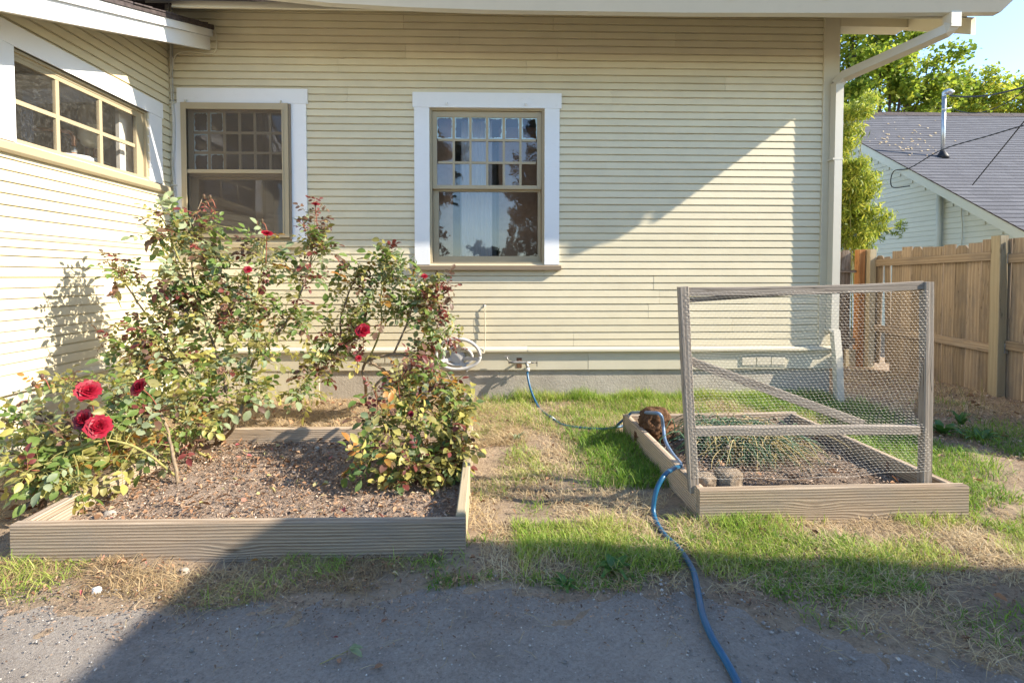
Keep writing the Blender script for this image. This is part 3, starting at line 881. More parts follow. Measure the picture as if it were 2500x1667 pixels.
# barge board and lookout on the right gable
bz = lambda y: 3.165 + EAVE_PITCH * (y + .632)
MB().prism([(-.632, bz(-.632)), (3.2, bz(3.2)), (3.2, bz(3.2) + .24), (-.632, bz(-.632) + .14)], 6.935, 6.975).build('barge_board', CREAM, house)
MB().box(6.286, 6.934, -.03, .115, 3.53, 3.78).build('lookout_beam', CREAM, house)

# ---- downspout: outlet, sloping arm, two straight lengths
def rect_tube(pts, w, d, name, parent, mat=GUTTER):
    """rectangular pipe along pts, w along world x"""
    v, f = [], []
    for i, p in enumerate(pts):
        p = Vector(p)
        a = (Vector(pts[min(i + 1, len(pts) - 1)]) - Vector(pts[max(i - 1, 0)])).normalized()
        x = Vector((1, 0, 0)); x = (x - a * x.dot(a)).normalized()
        y = a.cross(x)
        for sx, sy in ((-1, -1), (1, -1), (1, 1), (-1, 1)):
            v.append(p + x * sx * w / 2 + y * sy * d / 2)
    for i in range(len(pts) - 1):
        for k in range(4):
            f.append((i * 4 + k, i * 4 + (k + 1) % 4, i * 4 + 4 + (k + 1) % 4, i * 4 + 4 + k))
    f += [(3, 2, 1, 0), tuple(len(pts) * 4 - 4 + k for k in range(4))]
    return MB().add(v, f).build(name, mat, parent)
DX, DY = 6.235, -.064
spout = rect_tube([(DX, DY, .64), (DX, DY, 1.7), (DX, DY, 2.985)], .074, .074, 'downspout', house)
e2 = Vector((6.685, -.722, 3.165))
rect_tube([(e2.x, -.722, 3.285), (e2.x, -.722, 3.22), e2], .084, .078, 'downspout_outlet', spout)
rect_tube([e2 + Vector((0, -.001, .03)), e2 * .96 + Vector((DX, DY, 3.02)) * .04, Vector((DX, DY, 3.02)) * .93 + e2 * .07, Vector((DX, DY + .002, 2.975))], .083, .078, 'downspout_arm', spout)
rect_tube([(DX + .016, DY - .012, .655), (DX + .018, DY - .05, .40), (DX + .02, DY - .09, -.12)], .066, .056, 'downspout_extension', spout)
for z in (2.27, .66):
    put('strap', GUTTER, spout, None, DX - .055, DX + .042, DY - .0385, DY + .04, z - .008, z + .008)

# ---- lean-to roof with its white rake
MB().prism([(-2.5, rake_z(-2.5)), (-.015, rake_z(-.015)), (-.015, rake_z(-.015) + .118), (-2.5, rake_z(-2.5) + .118)], .355, .395).build('rake_board', WHITE, house)
MB().prism([(-2.52, rake_z(-2.52) + .119), (-.006, rake_z(-.006) + .119), (-.006, rake_z(-.006) + .182), (-2.52, rake_z(-2.52) + .182)], .350, .420).build('rake_trim', WHITE, house)
MB().prism([(-2.5, rake_z(-2.5) + .05), (-.016, rake_z(-.016) + .05), (-.016, rake_z(-.016) + .065), (-2.5, rake_z(-2.5) + .065)], .0, .354).build('soffit', CREAM, house)
MB().prism([(-2.53, rake_z(-2.53) + .183), (-.004, rake_z(-.004) + .183), (-.004, rake_z(-.004) + .215), (-2.53, rake_z(-2.53) + .215)], -4.1, .432).build('roof', SHINGLE_DARK, house)
m = MB()
y = -2.5
while y < -.12:
    L = random.uniform(.12, .3)
    m.prism([(y, rake_z(y) + .2155), (y + L, rake_z(y + L) + .2155), (y + L, rake_z(y + L) + .226 + random.uniform(0, .008)), (y, rake_z(y) + .224)], .2, .440 + random.uniform(-.008, .008))
    y += L + .004
sh = m.build('shingle_edge', SHINGLE_DARK, house); sh['kind'] = 'stuff'

# ---- cables down the inner corner and round the rake end
m = None
def cable(pts, r, mat, parent, name='cable', n=6, sub=6):
    return MB().tube(spline(pts, sub), r, n).build(name, mat, parent)
cable([(.035, -.03, 3.75), (.045, -.03, 3.3), (.040, -.026, 2.9), (.052, -.03, 2.5), (.038, -.028, 2.2), (.060, -.032, 1.8), (.045, -.030, 1.4), (.05, -.03, .9), (.05, -.034, .5)], .006, GUTTER, house)
cable([(.07, -.03, 3.75), (.062, -.03, 3.35), (.058, -.03, 2.9), (.075, -.034, 2.55), (.060, -.03, 2.1), (.085, -.034, 1.75), (.062, -.03, 1.5), (.068, -.03, 1.0)], .005, GREYPLASTIC, house)
cable([(.060, -.02, 3.06), (.075, -.026, 3.17), (.14, -.030, 3.215), (.30, -.034, 3.215), (.40, -.036, 3.20), (.455, -.036, 3.235), (.462, -.036, 3.33), (.450, -.03, 3.42), (.44, -.02, 3.47)], .006, CREAM, house)
for z in (2.75, 2.0, 1.25):
    put('cable_clip', GUTTER, house, None, .03, .082, -.040, -.018, z, z + .012)
# white downspout remnant in the corner below the band
MB().tube([(.055, -.05, 1.02), (.055, -.05, .62)], .028, 10).build('corner_pipe', WHITEPLASTIC, house)
# small lamp cord and the pipe to the tap
tapx = 3.30
faucet = MB().box(3.215, 3.265, -.024, -.020, .30, .395).build('tap_plate', RUST, house)
MB().tube([(3.135, -.075, .360), (3.20, -.075, .361), (3.30, -.075, .358), (3.345, -.075, .357)], [.012, .013, .014, .012], 10).tube([(3.24, -.02, .36), (3.24, -.075, .36)], .011, 8).build('tap_body', BRASS, faucet)
MB().tube([(3.305, -.075, .36), (3.310, -.095, .335), (3.318, -.103, .305)], [.015, .016, .014], 10).build('spout', BRASS, faucet)
MB().tube([(3.345, -.075, .357), (3.405, -.075, .356)], .006, 8).box(3.400, 3.408, -.082, -.068, .322, .392).box(3.4005, 3.4075, -.105, -.045, .350, .364).build('valve_handle', BRASS, faucet)
MB().tube([(3.145, -.075, .36), (3.125, -.08, .395), (3.118, -.08, .42)], .007, 8).box(3.095, 3.150, -.086, -.074, .415, .424).build('valve_handle', BRASS, faucet)

# ---- things seen behind the lean-to window
tk = onX(232, 318, -.5)
t = thing('expansion_tank', 'cream expansion tank hanging inside the left utility window', 'tank', (-.50, tk.y, 2.285))
r = .118
MB().lathe([(.03, .0), (.07, .006), (.10, .03), (r, .07), (r, .17), (r + .003, .172), (r + .003, .18), (r, .182), (r, .30), (.10, .345), (.06, .365), (.01, .37)], 28).build('shell', TANKCREAM, t, Matrix.Translation((-.50, tk.y, 2.285)))
MB().tube([(-.50, tk.y, 2.29), (-.50, tk.y, 2.22), (-.50, tk.y + .02, 2.19)], .018, 10).build('nipple', COPPER, t)
t = thing('water_heater', 'white domed water heater with copper pipes inside the left utility window', 'water heater', (-.62, -.30, .6))
MB().lathe([(.25, 0), (.25, 1.52), (.245, 1.56), (.20, 1.585), (.10, 1.60), (.01, 1.602)], 36).build('shell', HEATERWHITE, t, Matrix.Translation((-.62, -.30, .6)))
MB().tube([(-.52, -.42, 2.15), (-.52, -.42, 2.33), (-.53, -.43, 2.36), (-.60, -.45, 2.38), (-.8, -.47, 2.38)], .017, 10).build('pipe', COPPER, t)
MB().tube([(-.62, -.16, 2.18), (-.62, -.16, 2.36), (-.7, -.1, 2.40), (-.9, -.05, 2.45)], .017, 10).build('pipe', COPPER, t)
MB().tube([(-.52, -.42, 2.20), (-.52, -.42, 2.25)], .021, 10).build('coupling', GALV, t)

# ================================================================== garage outside the frame that shades the foreground
GX, GY = 6.30, -3.50
gM = Matrix.Translation((GX, GY, 0)) @ Matrix.Rotation(R(-7), 4, 'Z')
gar = thing('garage', 'detached garage beside the driveway, outside the right edge of the picture', 'garage', (GX, GY, 0))
MB().box(.35, 5.5, -6.5, -.35, -.2, 2.62).build('wall', CREAM, gar, gM)
MB().box(0, 5.9, -6.9, 0, 2.62, 2.74).build('roof', SHINGLE_DARK, gar, gM)
put('door', WHITE, gar, gM, .33, .349, -3.9, -1.4, -.1, 2.15)

# ================================================================== raised beds
Z0, BH = -.015, .14
def raised_bed(label, x0, x1, y0, y1, grp, mats, skew=(0, 0, 0, 0), side_in=True, front_over=0):
    t = thing('raised_bed', label, 'raised bed', ((x0 + x1) / 2, (y0 + y1) / 2, 0), grp)
    h = BH / 2
    th = .042
    f = (0, -1, 0)
    board('front_board', (x0, y0 + th / 2, h + skew[0]), (x1 + front_over, y0 + th / 2, h + skew[1]), BH + .03, th, f, mats[0], t, .005, .003, 10)
    board('back_board', (x0, y1 - th / 2, h + skew[2] - .002), (x1, y1 - th / 2, h + skew[3] - .002), BH + .03, th, f, mats[1], t, .005, .003, 10)
    board('side_board', (x0 + th / 2, y1 - th - .001, h + .002), (x0 + th / 2, y0 + th + .001, h - .002), BH + .03, th, (-1, 0, 0), mats[2], t, .005, .003, 10)
    board('side_board', (x1 - th / 2, y1 - th - .001, h + .001), (x1 - th / 2, y0 + th + .001, h + .003), BH + .03, th, (1, 0, 0), mats[3], t, .005, .003, 10)
    return t
LB = (.984, 2.835, -2.60, -1.31)
RB = (3.935, 5.215, -2.355, -1.07)
bedL = raised_bed('weathered timber raised bed under the rose bushes', *LB, 'raised beds', [BEAM, BEAM, BEAM, POSTWOOD], skew=(.002, -.006, 0, 0))
bedR = raised_bed('weathered timber raised bed holding the chicken-wire frame', *RB, 'raised beds', [BEAM, BEAM, BEAM, BEAM], skew=(0, .006, 0, .012), front_over=.03)
def soil(name, b, z, mat, label, cat, amp=.02, seed=0):
    e = .043
    xs = np.arange(b[0] + e, b[1] - e + .02, .025); ys = np.arange(b[2] + e, b[3] - e + .02, .025)
    xs = np.clip(xs, None, b[1] - e); ys = np.clip(ys, None, b[3] - e)
    X, Y = np.meshgrid(xs, ys)
    Z = z + amp * (np.sin(X * 5 + seed) * np.sin(Y * 6 + 1) * .5 + np.sin(X * 13 + Y * 11) * .25) + RNG.normal(0, .004, X.shape)
    ix = np.arange(X.size).reshape(X.shape)
    q = np.stack([ix[:-1, :-1], ix[:-1, 1:], ix[1:, 1:], ix[1:, :-1]], -1).reshape(-1, 4)
    o = bulk(name, np.stack([X, Y, Z], -1).reshape(-1, 3), [q], mat, smooth=True)
    return tag(o, label, cat, kind='structure')
ZL, ZR = .06, .07
soil('bed_soil', LB, ZL, SOIL, 'dry gritty soil inside the left raised bed', 'soil', .02, 1)
soil('bed_soil', RB, ZR, DARKSOIL, 'dark crumbly soil inside the right raised bed', 'soil', .025, 2)

# ================================================================== chicken-wire frame
YT = -2.275
tp = lambda x, y: onY(x, y, YT)
tr = thing('wire_trellis', 'grey timber frame with chicken wire standing in the right raised bed', 'trellis', tp(1690, 1190))
pl0, pl1 = tp(1694, 1200), tp(1667, 700)
pr0, pr1 = tp(2256, 1192), tp(2262, 688)
board('post', pl0, pl1, .046, .036, (0, -1, 0), GREYWOOD, tr, .003, .004, 10, ragged=.0006)
board('post', pr0, pr1, .044, .040, (0, -1, 0), GREYWOOD, tr, .003, .003, 10, ragged=.0006)
up = Vector((0, 0, 1))
a, b = pl1 + Vector((.024, 0, -.028)), pr1 + Vector((-.023, 0, -.022))
board('top_rail', a + Vector((0, .004, .004)), b + Vector((0, .004, .004)), .042, .030, (0, -1, 0), GREYWOOD, tr, .003, .012, 12, ragged=.001)
board('top_rail', a + Vector((.004, .034, -.040)), b + Vector((-.30, .034, -.012)), .022, .022, (0, -1, 0), GREYWOOD, tr, .003, .004, 10)
m0, m1 = tp(1693, 1052), tp(2240, 1048)
board('middle_rail', m0 + Vector((.006, .002, 0)), m1, .044, .034, (0, -1, 0), GREYWOOD, tr, .003, .003, 10, ragged=.0006)
d0, d1 = tp(1691, 884), tp(2120, 1040)
board('brace', d0 + Vector((0, .044, 0)), d1 + Vector((0, .044, 0)), .044, .030, (0, -1, 0), GREYWOOD, tr, .003, .003, 10, ragged=.0006)
# hexagonal wire, in the plane of the frame; the right edge is pulled in and the foot hangs loose
cw, chh = .0212, .0185
zt, zb = (pl1.z + pr1.z) / 2 - .03, onY(1967, 1160, YT).z
xl = lambda z: pl0.x + (pl1.x - pl0.x) * (z - pl0.z) / (pl1.z - pl0.z)
inset_z = [zb, .36, .42, .46, .50, .56, .64, .78, zt]
inset_v = [.0, .0, .02, .055, .085, .07, .045, .022, .008]
def warpxz(s, z):
    l, r_ = xl(z), pr0.x + (pr1.x - pr0.x) * (z - pr0.z) / (pr1.z - pr0.z) - float(np.interp(z, inset_z, inset_v))
    foot = max(0, (.45 - z) / .22)
    zz = z - .020 * math.sin(s * math.pi) * foot + .028 * s * foot + .004 * math.sin(s * 23 + z * 9)
    return Vector((l + (r_ - l) * s, YT - .024 + .006 * math.sin(s * 9 + z * 4) * math.sin(z * 5) + .010 * foot * math.sin(s * 4), zz))
W = 1.13
ncol, nrow = int(W / cw), int((zt - zb) / (chh * .75))
mesh_ = MB()
ww = .00032
def wire(p, q):
    d = (q - p).normalized()
    n1 = Vector((-d.z, 0, d.x)).normalized() * ww
    n2 = Vector((0, ww, 0))
    v = [p + n1, p - n1 * .5 + n2, p - n1 * .5 - n2, q + n1, q - n1 * .5 + n2, q - n1 * .5 - n2]
    mesh_.add(v, [(0, 1, 4, 3), (1, 2, 5, 4), (2, 0, 3, 5)])
for j in range(nrow + 1):
    z = zb + j * chh * .75
    off = (j % 2) * .5
    for i in range(ncol + 1):
        s0 = (i + off) * cw / W
        if s0 > 1: continue
        sm1 = s0 - .5 * cw / W; sp1 = s0 + .5 * cw / W
        top = warpxz(s0, z + chh * .25)
        bl, br_ = warpxz(max(0, sm1), z), warpxz(min(1, sp1), z)
        wire(bl, top); wire(top, br_)
        if j < nrow: wire(top, warpxz(s0, z + chh * .75))
for k in range(40):
    wire(warpxz(k / 40, zb), warpxz((k + 1) / 40, zb))
mo = mesh_.build('wire_mesh', WIRE, tr)
mo['kind'] = 'stuff'
MB().tube([tp(2236, 873) + Vector((0, .0, 0)), tp(2262, 873) + Vector((0, -.02, 0))], .0022, 6).build('nail', RUST, tr)

# ---- rebar stake, clods and root ball
p = onZ(2190, 1195, 0)
rb = MB().tube([p + Vector((0, .06, -.1)), p + Vector((0, .06, .135))], .0085, 8)
for k in range(10):
    rb.tube([p + Vector((0, .06, .0 + k * .013)), p + Vector((0, .06, .004 + k * .013))], .0098, 8)
tag(rb.build('rebar_stake', RUST), 'rusty rebar stake standing beside the right raised bed', 'stake')

def lump(name, c, rx, ry, h, mat, taper=.8, amp=.1, seed=0, seg=20, rows_=12, flat=.75):
    v, f = [], []
    for j in range(rows_ + 1):
        t = j / rows_
        rr = (1 - (1 - taper) * t)
        if t > flat: rr *= math.sqrt(max(0, 1 - ((t - flat) / (1 - flat)) ** 2)) * .75 + .25 * (1 - (t - flat) / (1 - flat))
        for k in range(seg):
            a = 2 * math.pi * k / seg
            q = Vector((math.cos(a) * 2.2, math.sin(a) * 2.2, t * 3 + seed * 7))
            w = 1 + amp * (mnoise.noise(q) * 1.2 + mnoise.noise(q * 3) * .6 + mnoise.noise(q * 8) * .45 + mnoise.noise(q * 19) * .4)
            zz = h * (t if t < flat else flat + (1 - flat) * math.sin((t - flat) / (1 - flat) * math.pi / 2) * (1 + amp * .6 * mnoise.noise(q * 2)))
            v.append((c[0] + rx * rr * w * math.cos(a), c[1] + ry * rr * w * math.sin(a), c[2] + zz))
    for j in range(rows_):
        for k in range(seg):
            f.append((j * seg + k, j * seg + (k + 1) % seg, (j + 1) * seg + (k + 1) % seg, (j + 1) * seg + k))
    f.append(tuple(rows_ * seg + k for k in range(seg)))
    return MB().add(v, f, sm=True).build(name, mat)
c = onZ(1592, 1072, ZR)
tag(lump('root_ball', (c.x + .02, c.y, ZR - .01), .125, .11, .225, PEAT, .70, .26, 1, 56, 34), 'dark brown pot-shaped root ball in the far left corner of the right bed', 'root ball')
c = onZ(1718, 1212, ZR)
tag(lump('potting_clod', (c.x + .005, c.y + .01, ZR - .01), .064, .062, .125, DRYCLAY, .90, .14, 2, 48, 24, .9), 'dry cylinder of potting soil half hidden behind the trellis post', 'soil clod', 'dry clods in the right bed')
c = onZ(1779, 1212, ZR)
tag(lump('potting_clod', (c.x, c.y + .01, ZR - .01), .066, .062, .145, DRYCLAY, .96, .10, 3, 48, 24, .93), 'tall dry cylinder of potting soil behind the front board of the right bed', 'soil clod', 'dry clods in the right bed')
p = onZ(1652, 1074, ZR + .012)
tag(MB().add([(p.x - .045, p.y - .01, p.z), (p.x + .045, p.y - .02, p.z + .003), (p.x + .05, p.y + .015, p.z + .006), (p.x - .03, p.y + .02, p.z + .002),
              (p.x - .045, p.y - .01, p.z - .006), (p.x + .045, p.y - .02, p.z - .003), (p.x + .05, p.y + .015, p.z), (p.x - .03, p.y + .02, p.z - .004)],
             [(0, 1, 2, 3), (7, 6, 5, 4), (0, 4, 5, 1), (1, 5, 6, 2), (2, 6, 7, 3), (3, 7, 4, 0)]).build('plant_tag', WHITEPLASTIC), 'white plastic plant tag lying on the soil beside the root ball', 'plant tag')

# ================================================================== hose, cord, hanger
def gz1(x, y): return float(gh(x, y))
hp = []
def hg(px, py, lift=.012):
    p = onZ(px, py, .0); return Vector((p.x, p.y, gz1(p.x, p.y) + lift))
hose = thing('garden_hose', 'blue garden hose running from the house tap past the right bed onto the driveway', 'hose', hg(1640, 1330))
seg1 = [Vector((3.318, -.105, .30)), Vector((3.312, -.115, .25)), onY(1297, 955, -.20), onY(1318, 998, -.34), hg(1349, 1030, .03)]
seg2 = [hg(1349, 1030, .03), hg(1375, 1043, .02), hg(1420, 1052, .03), hg(1475, 1058, .035), hg(1520, 1050, .035), Vector((3.90, -1.02, .045)), Vector((3.99, -1.10, .17))]
rbt = onZ(1595, 1010, .285)
seg3 = [Vector((3.99, -1.10, .17)), Vector((rbt.x + .0, rbt.y + .06, .275)), onZ(1612, 1012, .292), onZ(1619, 1040, .20), onZ(1624, 1075, .135), onZ(1640, 1105, .11), onZ(1660, 1130, .125), onZ(1662, 1138, .15)]
seg4 = [onZ(1662, 1138, .15), onZ(1645, 1143, .185), onZ(1622, 1160, .185), onZ(1603, 1195, .13), onZ(1595, 1240, .05), hg(1602, 1280, .014), hg(1625, 1312, .013), hg(1655, 1342, .013), hg(1690, 1400, .02), hg(1704, 1460, .024), hg(1715, 1520, .024), hg(1738, 1580, .024), hg(1775, 1640, .024), hg(1805, 1700, .024), hg(1830, 1800, .024)]
MB().tube(spline(seg1, 6), .0105, 10).build('hose_length', HOSE, hose)
MB().tube(spline(seg2, 6), .0095, 10).build('hose_length', HOSE, hose)
MB().tube(spline(seg3, 6), .0108, 10).build('hose_length', HOSEGREY, hose)['label'] = 'faded greyish stretch of the hose'
MB().tube(spline(seg4, 8), .0115, 12).build('hose_length', HOSE, hose)
MB().tube([seg1[-1] + Vector((-.008, .012, .006)), seg1[-1] + Vector((.022, -.034, -.012))], [.0135, .012], 10).build('hose_coupling', WHITEPLASTIC, hose)
MB().tube([Vector((3.318, -.104, .315)), Vector((3.316, -.108, .285))], .016, 10).build('hose_coupling', WHITEPLASTIC, hose)

cord = [(2.913, -.018, .888), (2.912, -.032, .87), (2.915, -.036, .78), (2.918, -.038, .65), (2.915, -.05, .52), (2.908, -.075, .46), (2.89, -.08, .452), (2.872, -.066, .475)]
co = MB().tube(spline(cord, 6), .0048, 6).build('hanging_cord', CREAM)
tag(co, 'cream cord hanging from a hole in the siding beside the middle window', 'cord')
MB().tube([(2.912, -.012, .89), (2.912, -.022, .89)], .012, 8).build('grommet', GREYPLASTIC, co)

hanger = thing('hose_hanger', 'grey plastic D-shaped hose hanger on the wall behind the right rose bush', 'hose hanger', (2.66, -.04, .40))
HM = M_BACK @ Matrix.Translation((2.655, .425, .0))
ring = [(.215 * math.cos(a) * (1 if math.cos(a) > 0 else .9), .165 * math.sin(a) * (1 if math.sin(a) > 0 else .72)) for a in np.linspace(0, 2 * math.pi, 41)]
MB().tube([(x, y, .115) for x, y in ring[:-1]] + [(ring[0][0], ring[0][1] - .0001, .115)], .016, 10).build('rim', GREYPLASTIC, hanger, HM)
MB().tube([(x * .66, y * .6 - .02, .06) for x, y in ring[:-1]] + [(ring[0][0] * .66, ring[0][1] * .6 - .0201, .06)], .014, 8).build('inner_rim', GREYPLASTIC, hanger, HM)
for a in (R(80), R(-10), R(200), R(300)):
    q = Vector((.205 * math.cos(a), .15 * math.sin(a), .115)); q2 = Vector((.05 * math.cos(a), .04 * math.sin(a) - .02, .045))
    mm = frame(q2, q, (0, 0, 1))
    MB().box(0, (q - q2).length, -.016, .016, -.005, .005).build('spoke', GREYPLASTIC, hanger, HM @ mm)
MB().lathe([(.075, .021), (.072, .05), (.05, .056), (.01, .056)], 20).build('mount', GREYPLASTIC, hanger, HM @ Matrix.Translation((0, -.02, 0)))

# ================================================================== fences
FX = 8.08
fence = thing('side_fence', 'weathered brown board fence with rails, running along the right side of the yard', 'fence', (FX, 0, 0))
def ftop(y): return 1.535 - .03 * max(0, min(1, y / 1.7)) + .012 * math.sin(y * 7)
def gpos(y): return gz1(FX, y) - .035
y = 1.86
rnd = random.Random(11)
k = 0
posts = [1.70, .09, -1.65]
while y > -1.9:
    w = rnd.uniform(.128, .146)
    yc = y - w / 2
    tilt = rnd.uniform(-.006, .006)
    if k == 1:                                    # the slipped picket that leaves a slot
        board('picket', (FX + .03, yc + .02, .02), (FX + .03, yc - .012, 1.44), w * .8, .017, (-1, 0, 0), CEDAR, fence, .002, .002, 6, dog=True)
    elif k == 2:
        pass
    else:
        board('picket', (FX + .025 + rnd.uniform(0, .004), yc - tilt, gpos(yc)), (FX + .025, yc + tilt, ftop(yc) + rnd.uniform(-.025, .01)), w - .004, .017, (-1, 0, 0), CEDAR, fence, .002, .002, 6, dog=rnd.random() < .4)
    if k == 2:
        board('picket', (FX + .03, yc - .035, .05), (FX + .03, yc + .012, 1.42), .085, .017, (-1, 0, 0), CEDAR, fence, .002, .002, 6)
    y -= w
    k += 1
for yp in posts:
    board('post', (FX - .045, yp, -.25), (FX - .045, yp + .01, ftop(yp) + .03), .092, .088, (-1, 0, 0), POSTWOOD, fence, .004, .003, 6)
for a, b in zip(posts, posts[1:]):
    for z in (1.345, .455):
        board('rail', (FX - .005, a - .047, z + (.0 if z > 1 else .035)), (FX - .005, b + .047, z + (.03 if z > 1 else -.02)), .088, .036, (-1, 0, 0), CEDAR, fence, .003, .004, 6)
        put('bracket', GALV, fence, None, FX - .028, FX + .006, b + .046, b + .052, z - .05, z + .05)
        put('bracket', GALV, fence, None, FX - .028, FX + .006, b - .052, b - .046, z - .05, z + .05)
gate = thing('yard_gate', 'dark dog-eared board gate between the house corner and the side fence', 'gate', (7.5, 1.80, 0))
x = 6.36
while x < 7.80:
    w = rnd.uniform(.128, .142)
    board('picket', (x + w / 2, 1.80, .0), (x + w / 2 + rnd.uniform(-.006, .006), 1.80, 1.515 + rnd.uniform(-.012, .012)), w - .004, .018, (0, -1, 0), DARKCEDAR, gate, .002, .002, 6, dog=True)
    x += w
board('rail', (6.34, 1.772, 1.235), (7.88, 1.772, 1.235), .035, .036, (0, -1, 0), DARKCEDAR, gate)
board('rail', (6.34, 1.772, .30), (7.88, 1.772, .30), .085, .036, (0, -1, 0), DARKCEDAR, gate)
board('post', (7.93, 1.76, -.2), (7.93, 1.76, 1.525), .085, .085, (0, -1, 0), ORANGEWOOD, gate)
put('hinge', RUST, gate, None, 7.86, 7.99, 1.705, 1.716, 1.01, 1.04)
put('threshold_board', POSTWOOD, gate, None, 7.72, 7.85, 1.70, 1.735, -.03, .20)

# ================================================================== neighbour's house
NX = 11.5
M_NB = wallM((0, -1, 0), (0, 0, 1), (-1, 0, 0), (NX, 0, 0))
nb = thing('neighbor_house', 'pale green neighbouring house with grey shingle roof beyond the fence', 'house', (NX + 4, 5, 0))
AY, AZ, NP = 7.66, 5.32, .68
nr = lambda y: AZ - NP * abs(AY - y)
siding(nb, M_NB, -13.2, -1.9, -.1, 5.2, .098, [], 20, clip=lambda a, b: (-(AY + (AZ - .25 - b) / NP), -(AY - (AZ - .25 - b) / NP)), mat=PALEGREEN, seed=9, t=.013)
MB().prism([(1.9, -.3), (13.4, -.3), (13.4, 1.5), (AY, nr(AY) - .22), (1.9, 1.4)], NX + .003, NX + .05).build('wall', PALEGREEN, nb)
MB().box(NX + .05, 24, 1.95, 2.0, -.3, 1.6).build('wall', PALEGREEN, nb)
MB().prism([(1.3, nr(1.3) - .20), (AY, AZ - .20), (AY, AZ - .02), (1.3, nr(1.3) - .02)], NX - .36, NX - .32).build('barge_board', PALEGREEN, nb)
MB().prism([(AY, AZ - .20), (13.9, nr(13.9) - .20), (13.9, nr(13.9) - .02), (AY, AZ - .02)], NX - .36, NX - .32).build('barge_board', PALEGREEN, nb)
MB().prism([(1.32, nr(1.32) - .11), (AY, AZ - .11), (AY, AZ - .09), (1.32, nr(1.32) - .09)], NX - .318, NX + .04).build('soffit', PALEGREEN, nb)
# stepped shingle courses, one roof skin
def shingle_roof(name, side):
    v, f, uv = [], [], []
    L = (AY - 1.25) * math.sqrt(1 + NP * NP)
    n = int(L / .142)
    for j in range(n):
        for (d, lift) in ((j / n, .016), ((j + 1) / n, .004)):
            yy = 1.25 + (AY - 1.25) * d
            y_ = yy if side > 0 else 2 * AY - yy
            for xx in (NX - .40, 25.0):
                v.append((xx, y_, nr(yy) + lift)); uv.append((xx + (0 if j % 2 else .11) + j * .07, j * .142 + (d * n - j) * .140 + .001))
    for j in range(n):
        q = j * 4
        f.append((q, q + 1, q + 3, q + 2) if side > 0 else (q + 2, q + 3, q + 1, q))
        if j < n - 1: f.append((q + 2, q + 3, q + 5, q + 4) if side > 0 else (q + 4, q + 5, q + 3, q + 2))
    o = MB().add(v, f).build(name, MATS['grey_shingles'], nb)
    ul = o.data.uv_layers.new(name='UVMap')
    for lp in o.data.loops: ul.data[lp.index].uv = uv[lp.vertex_index]
    return o
roofN = shingle_roof('roof', 1)
shingle_roof('roof', -1)
MB().prism([(1.27, nr(1.27) - .02), (AY, AZ - .02), (AY, AZ + .003), (1.27, nr(1.27) + .003)], NX - .385, NX + .1).build('drip_edge', SHINGLE_DARK, nb)
for i in range(34):
    MB().prism([(AY - .15, AZ - .085), (AY, AZ + .03), (AY + .15, AZ - .085), (AY, AZ + .05)], NX - .4 + i * .28, NX - .4 + i * .28 + .30).build('ridge_cap', SHINGLE_DARK, nb, Matrix.Translation((0, 0, .004 * (i % 2))))
pn = Vector((0, -NP, 1)).normalized()
mb_ = on_plane(2301, 384, (NX, AY, AZ), pn)
mt = onY(2305, 236, mb_.y)
MB().lathe([(.11, -.03), (.10, .02), (.045, .12), (.03, .13)], 16).build('mast_flashing', BLACKPLASTIC, nb, Matrix.Translation(mb_))
mast = MB().tube([mb_ + Vector((0, 0, -.1)), Vector((mb_.x, mb_.y, mt.z))], .034, 14).build('service_mast', GALV, nb)
MB().tube(spline([Vector((mb_.x, mb_.y, mt.z)), Vector((mb_.x + .01, mb_.y, mt.z + .06)), Vector((mb_.x + .06, mb_.y - .02, mt.z + .10)), Vector((mb_.x + .13, mb_.y - .04, mt.z + .05))], 4), [.036] * 4 + [.05] * 9, 12).build('weatherhead', GALV, mast)
MB().tube([(mb_.x - .06, mb_.y - .03, mt.z - .27), (mb_.x + .10, mb_.y - .06, mt.z - .25)], .012, 8).build('insulator', WHITEPLASTIC, mast)
dsy = onX(2296, 500, NX - .05)
MB().tube([(NX - .07, dsy.y, 2.86), (NX - .07, dsy.y, .3)], .045, 12).build('conduit_pipe', PALEGREEN, nb)
MB().tube(spline([(NX - .05, dsy.y - .42, 2.55), (NX - .05, dsy.y - .40, 2.3), (NX - .05, dsy.y - .43, 2.0), (NX - .05, dsy.y - .4, 1.4)], 5), .010, 6).build('wall_cable', PALEGREEN, nb)
# fallen leaves on the roof
lv, lf, lt = [], [], []
for k in range(80):
    px, py = rnd.gauss(2210, 45), rnd.gauss(352, 22)
    if k > 120: px, py = rnd.uniform(2150, 2480), rnd.uniform(300, 520)
    p = on_plane(px, py, (NX, AY, AZ + .022), pn)
    if p.x < NX - .2: continue
    a = rnd.uniform(0, 6.3); s = rnd.uniform(.015, .036)
    e1 = Vector((math.cos(a), math.sin(a), NP * math.sin(a))) * s; e2_ = Vector((-math.sin(a), math.cos(a), NP * math.cos(a))) * s * .6
    b = len(lv)
    lv += [p - e1, p + e2_ + pn * .015, p + e1, p - e2_ + pn * .01]
    lf.append((b, b + 1, b + 2, b + 3)); lt += [rnd.uniform(.5, 1)] * 4
o = bulk('roof_leaves', np.array([tuple(p) for p in lv]), [np.array(lf)], STRAW, lt)
tag(o, 'fallen yellow leaves scattered on the grey shingle roof', 'leaves', kind='stuff')

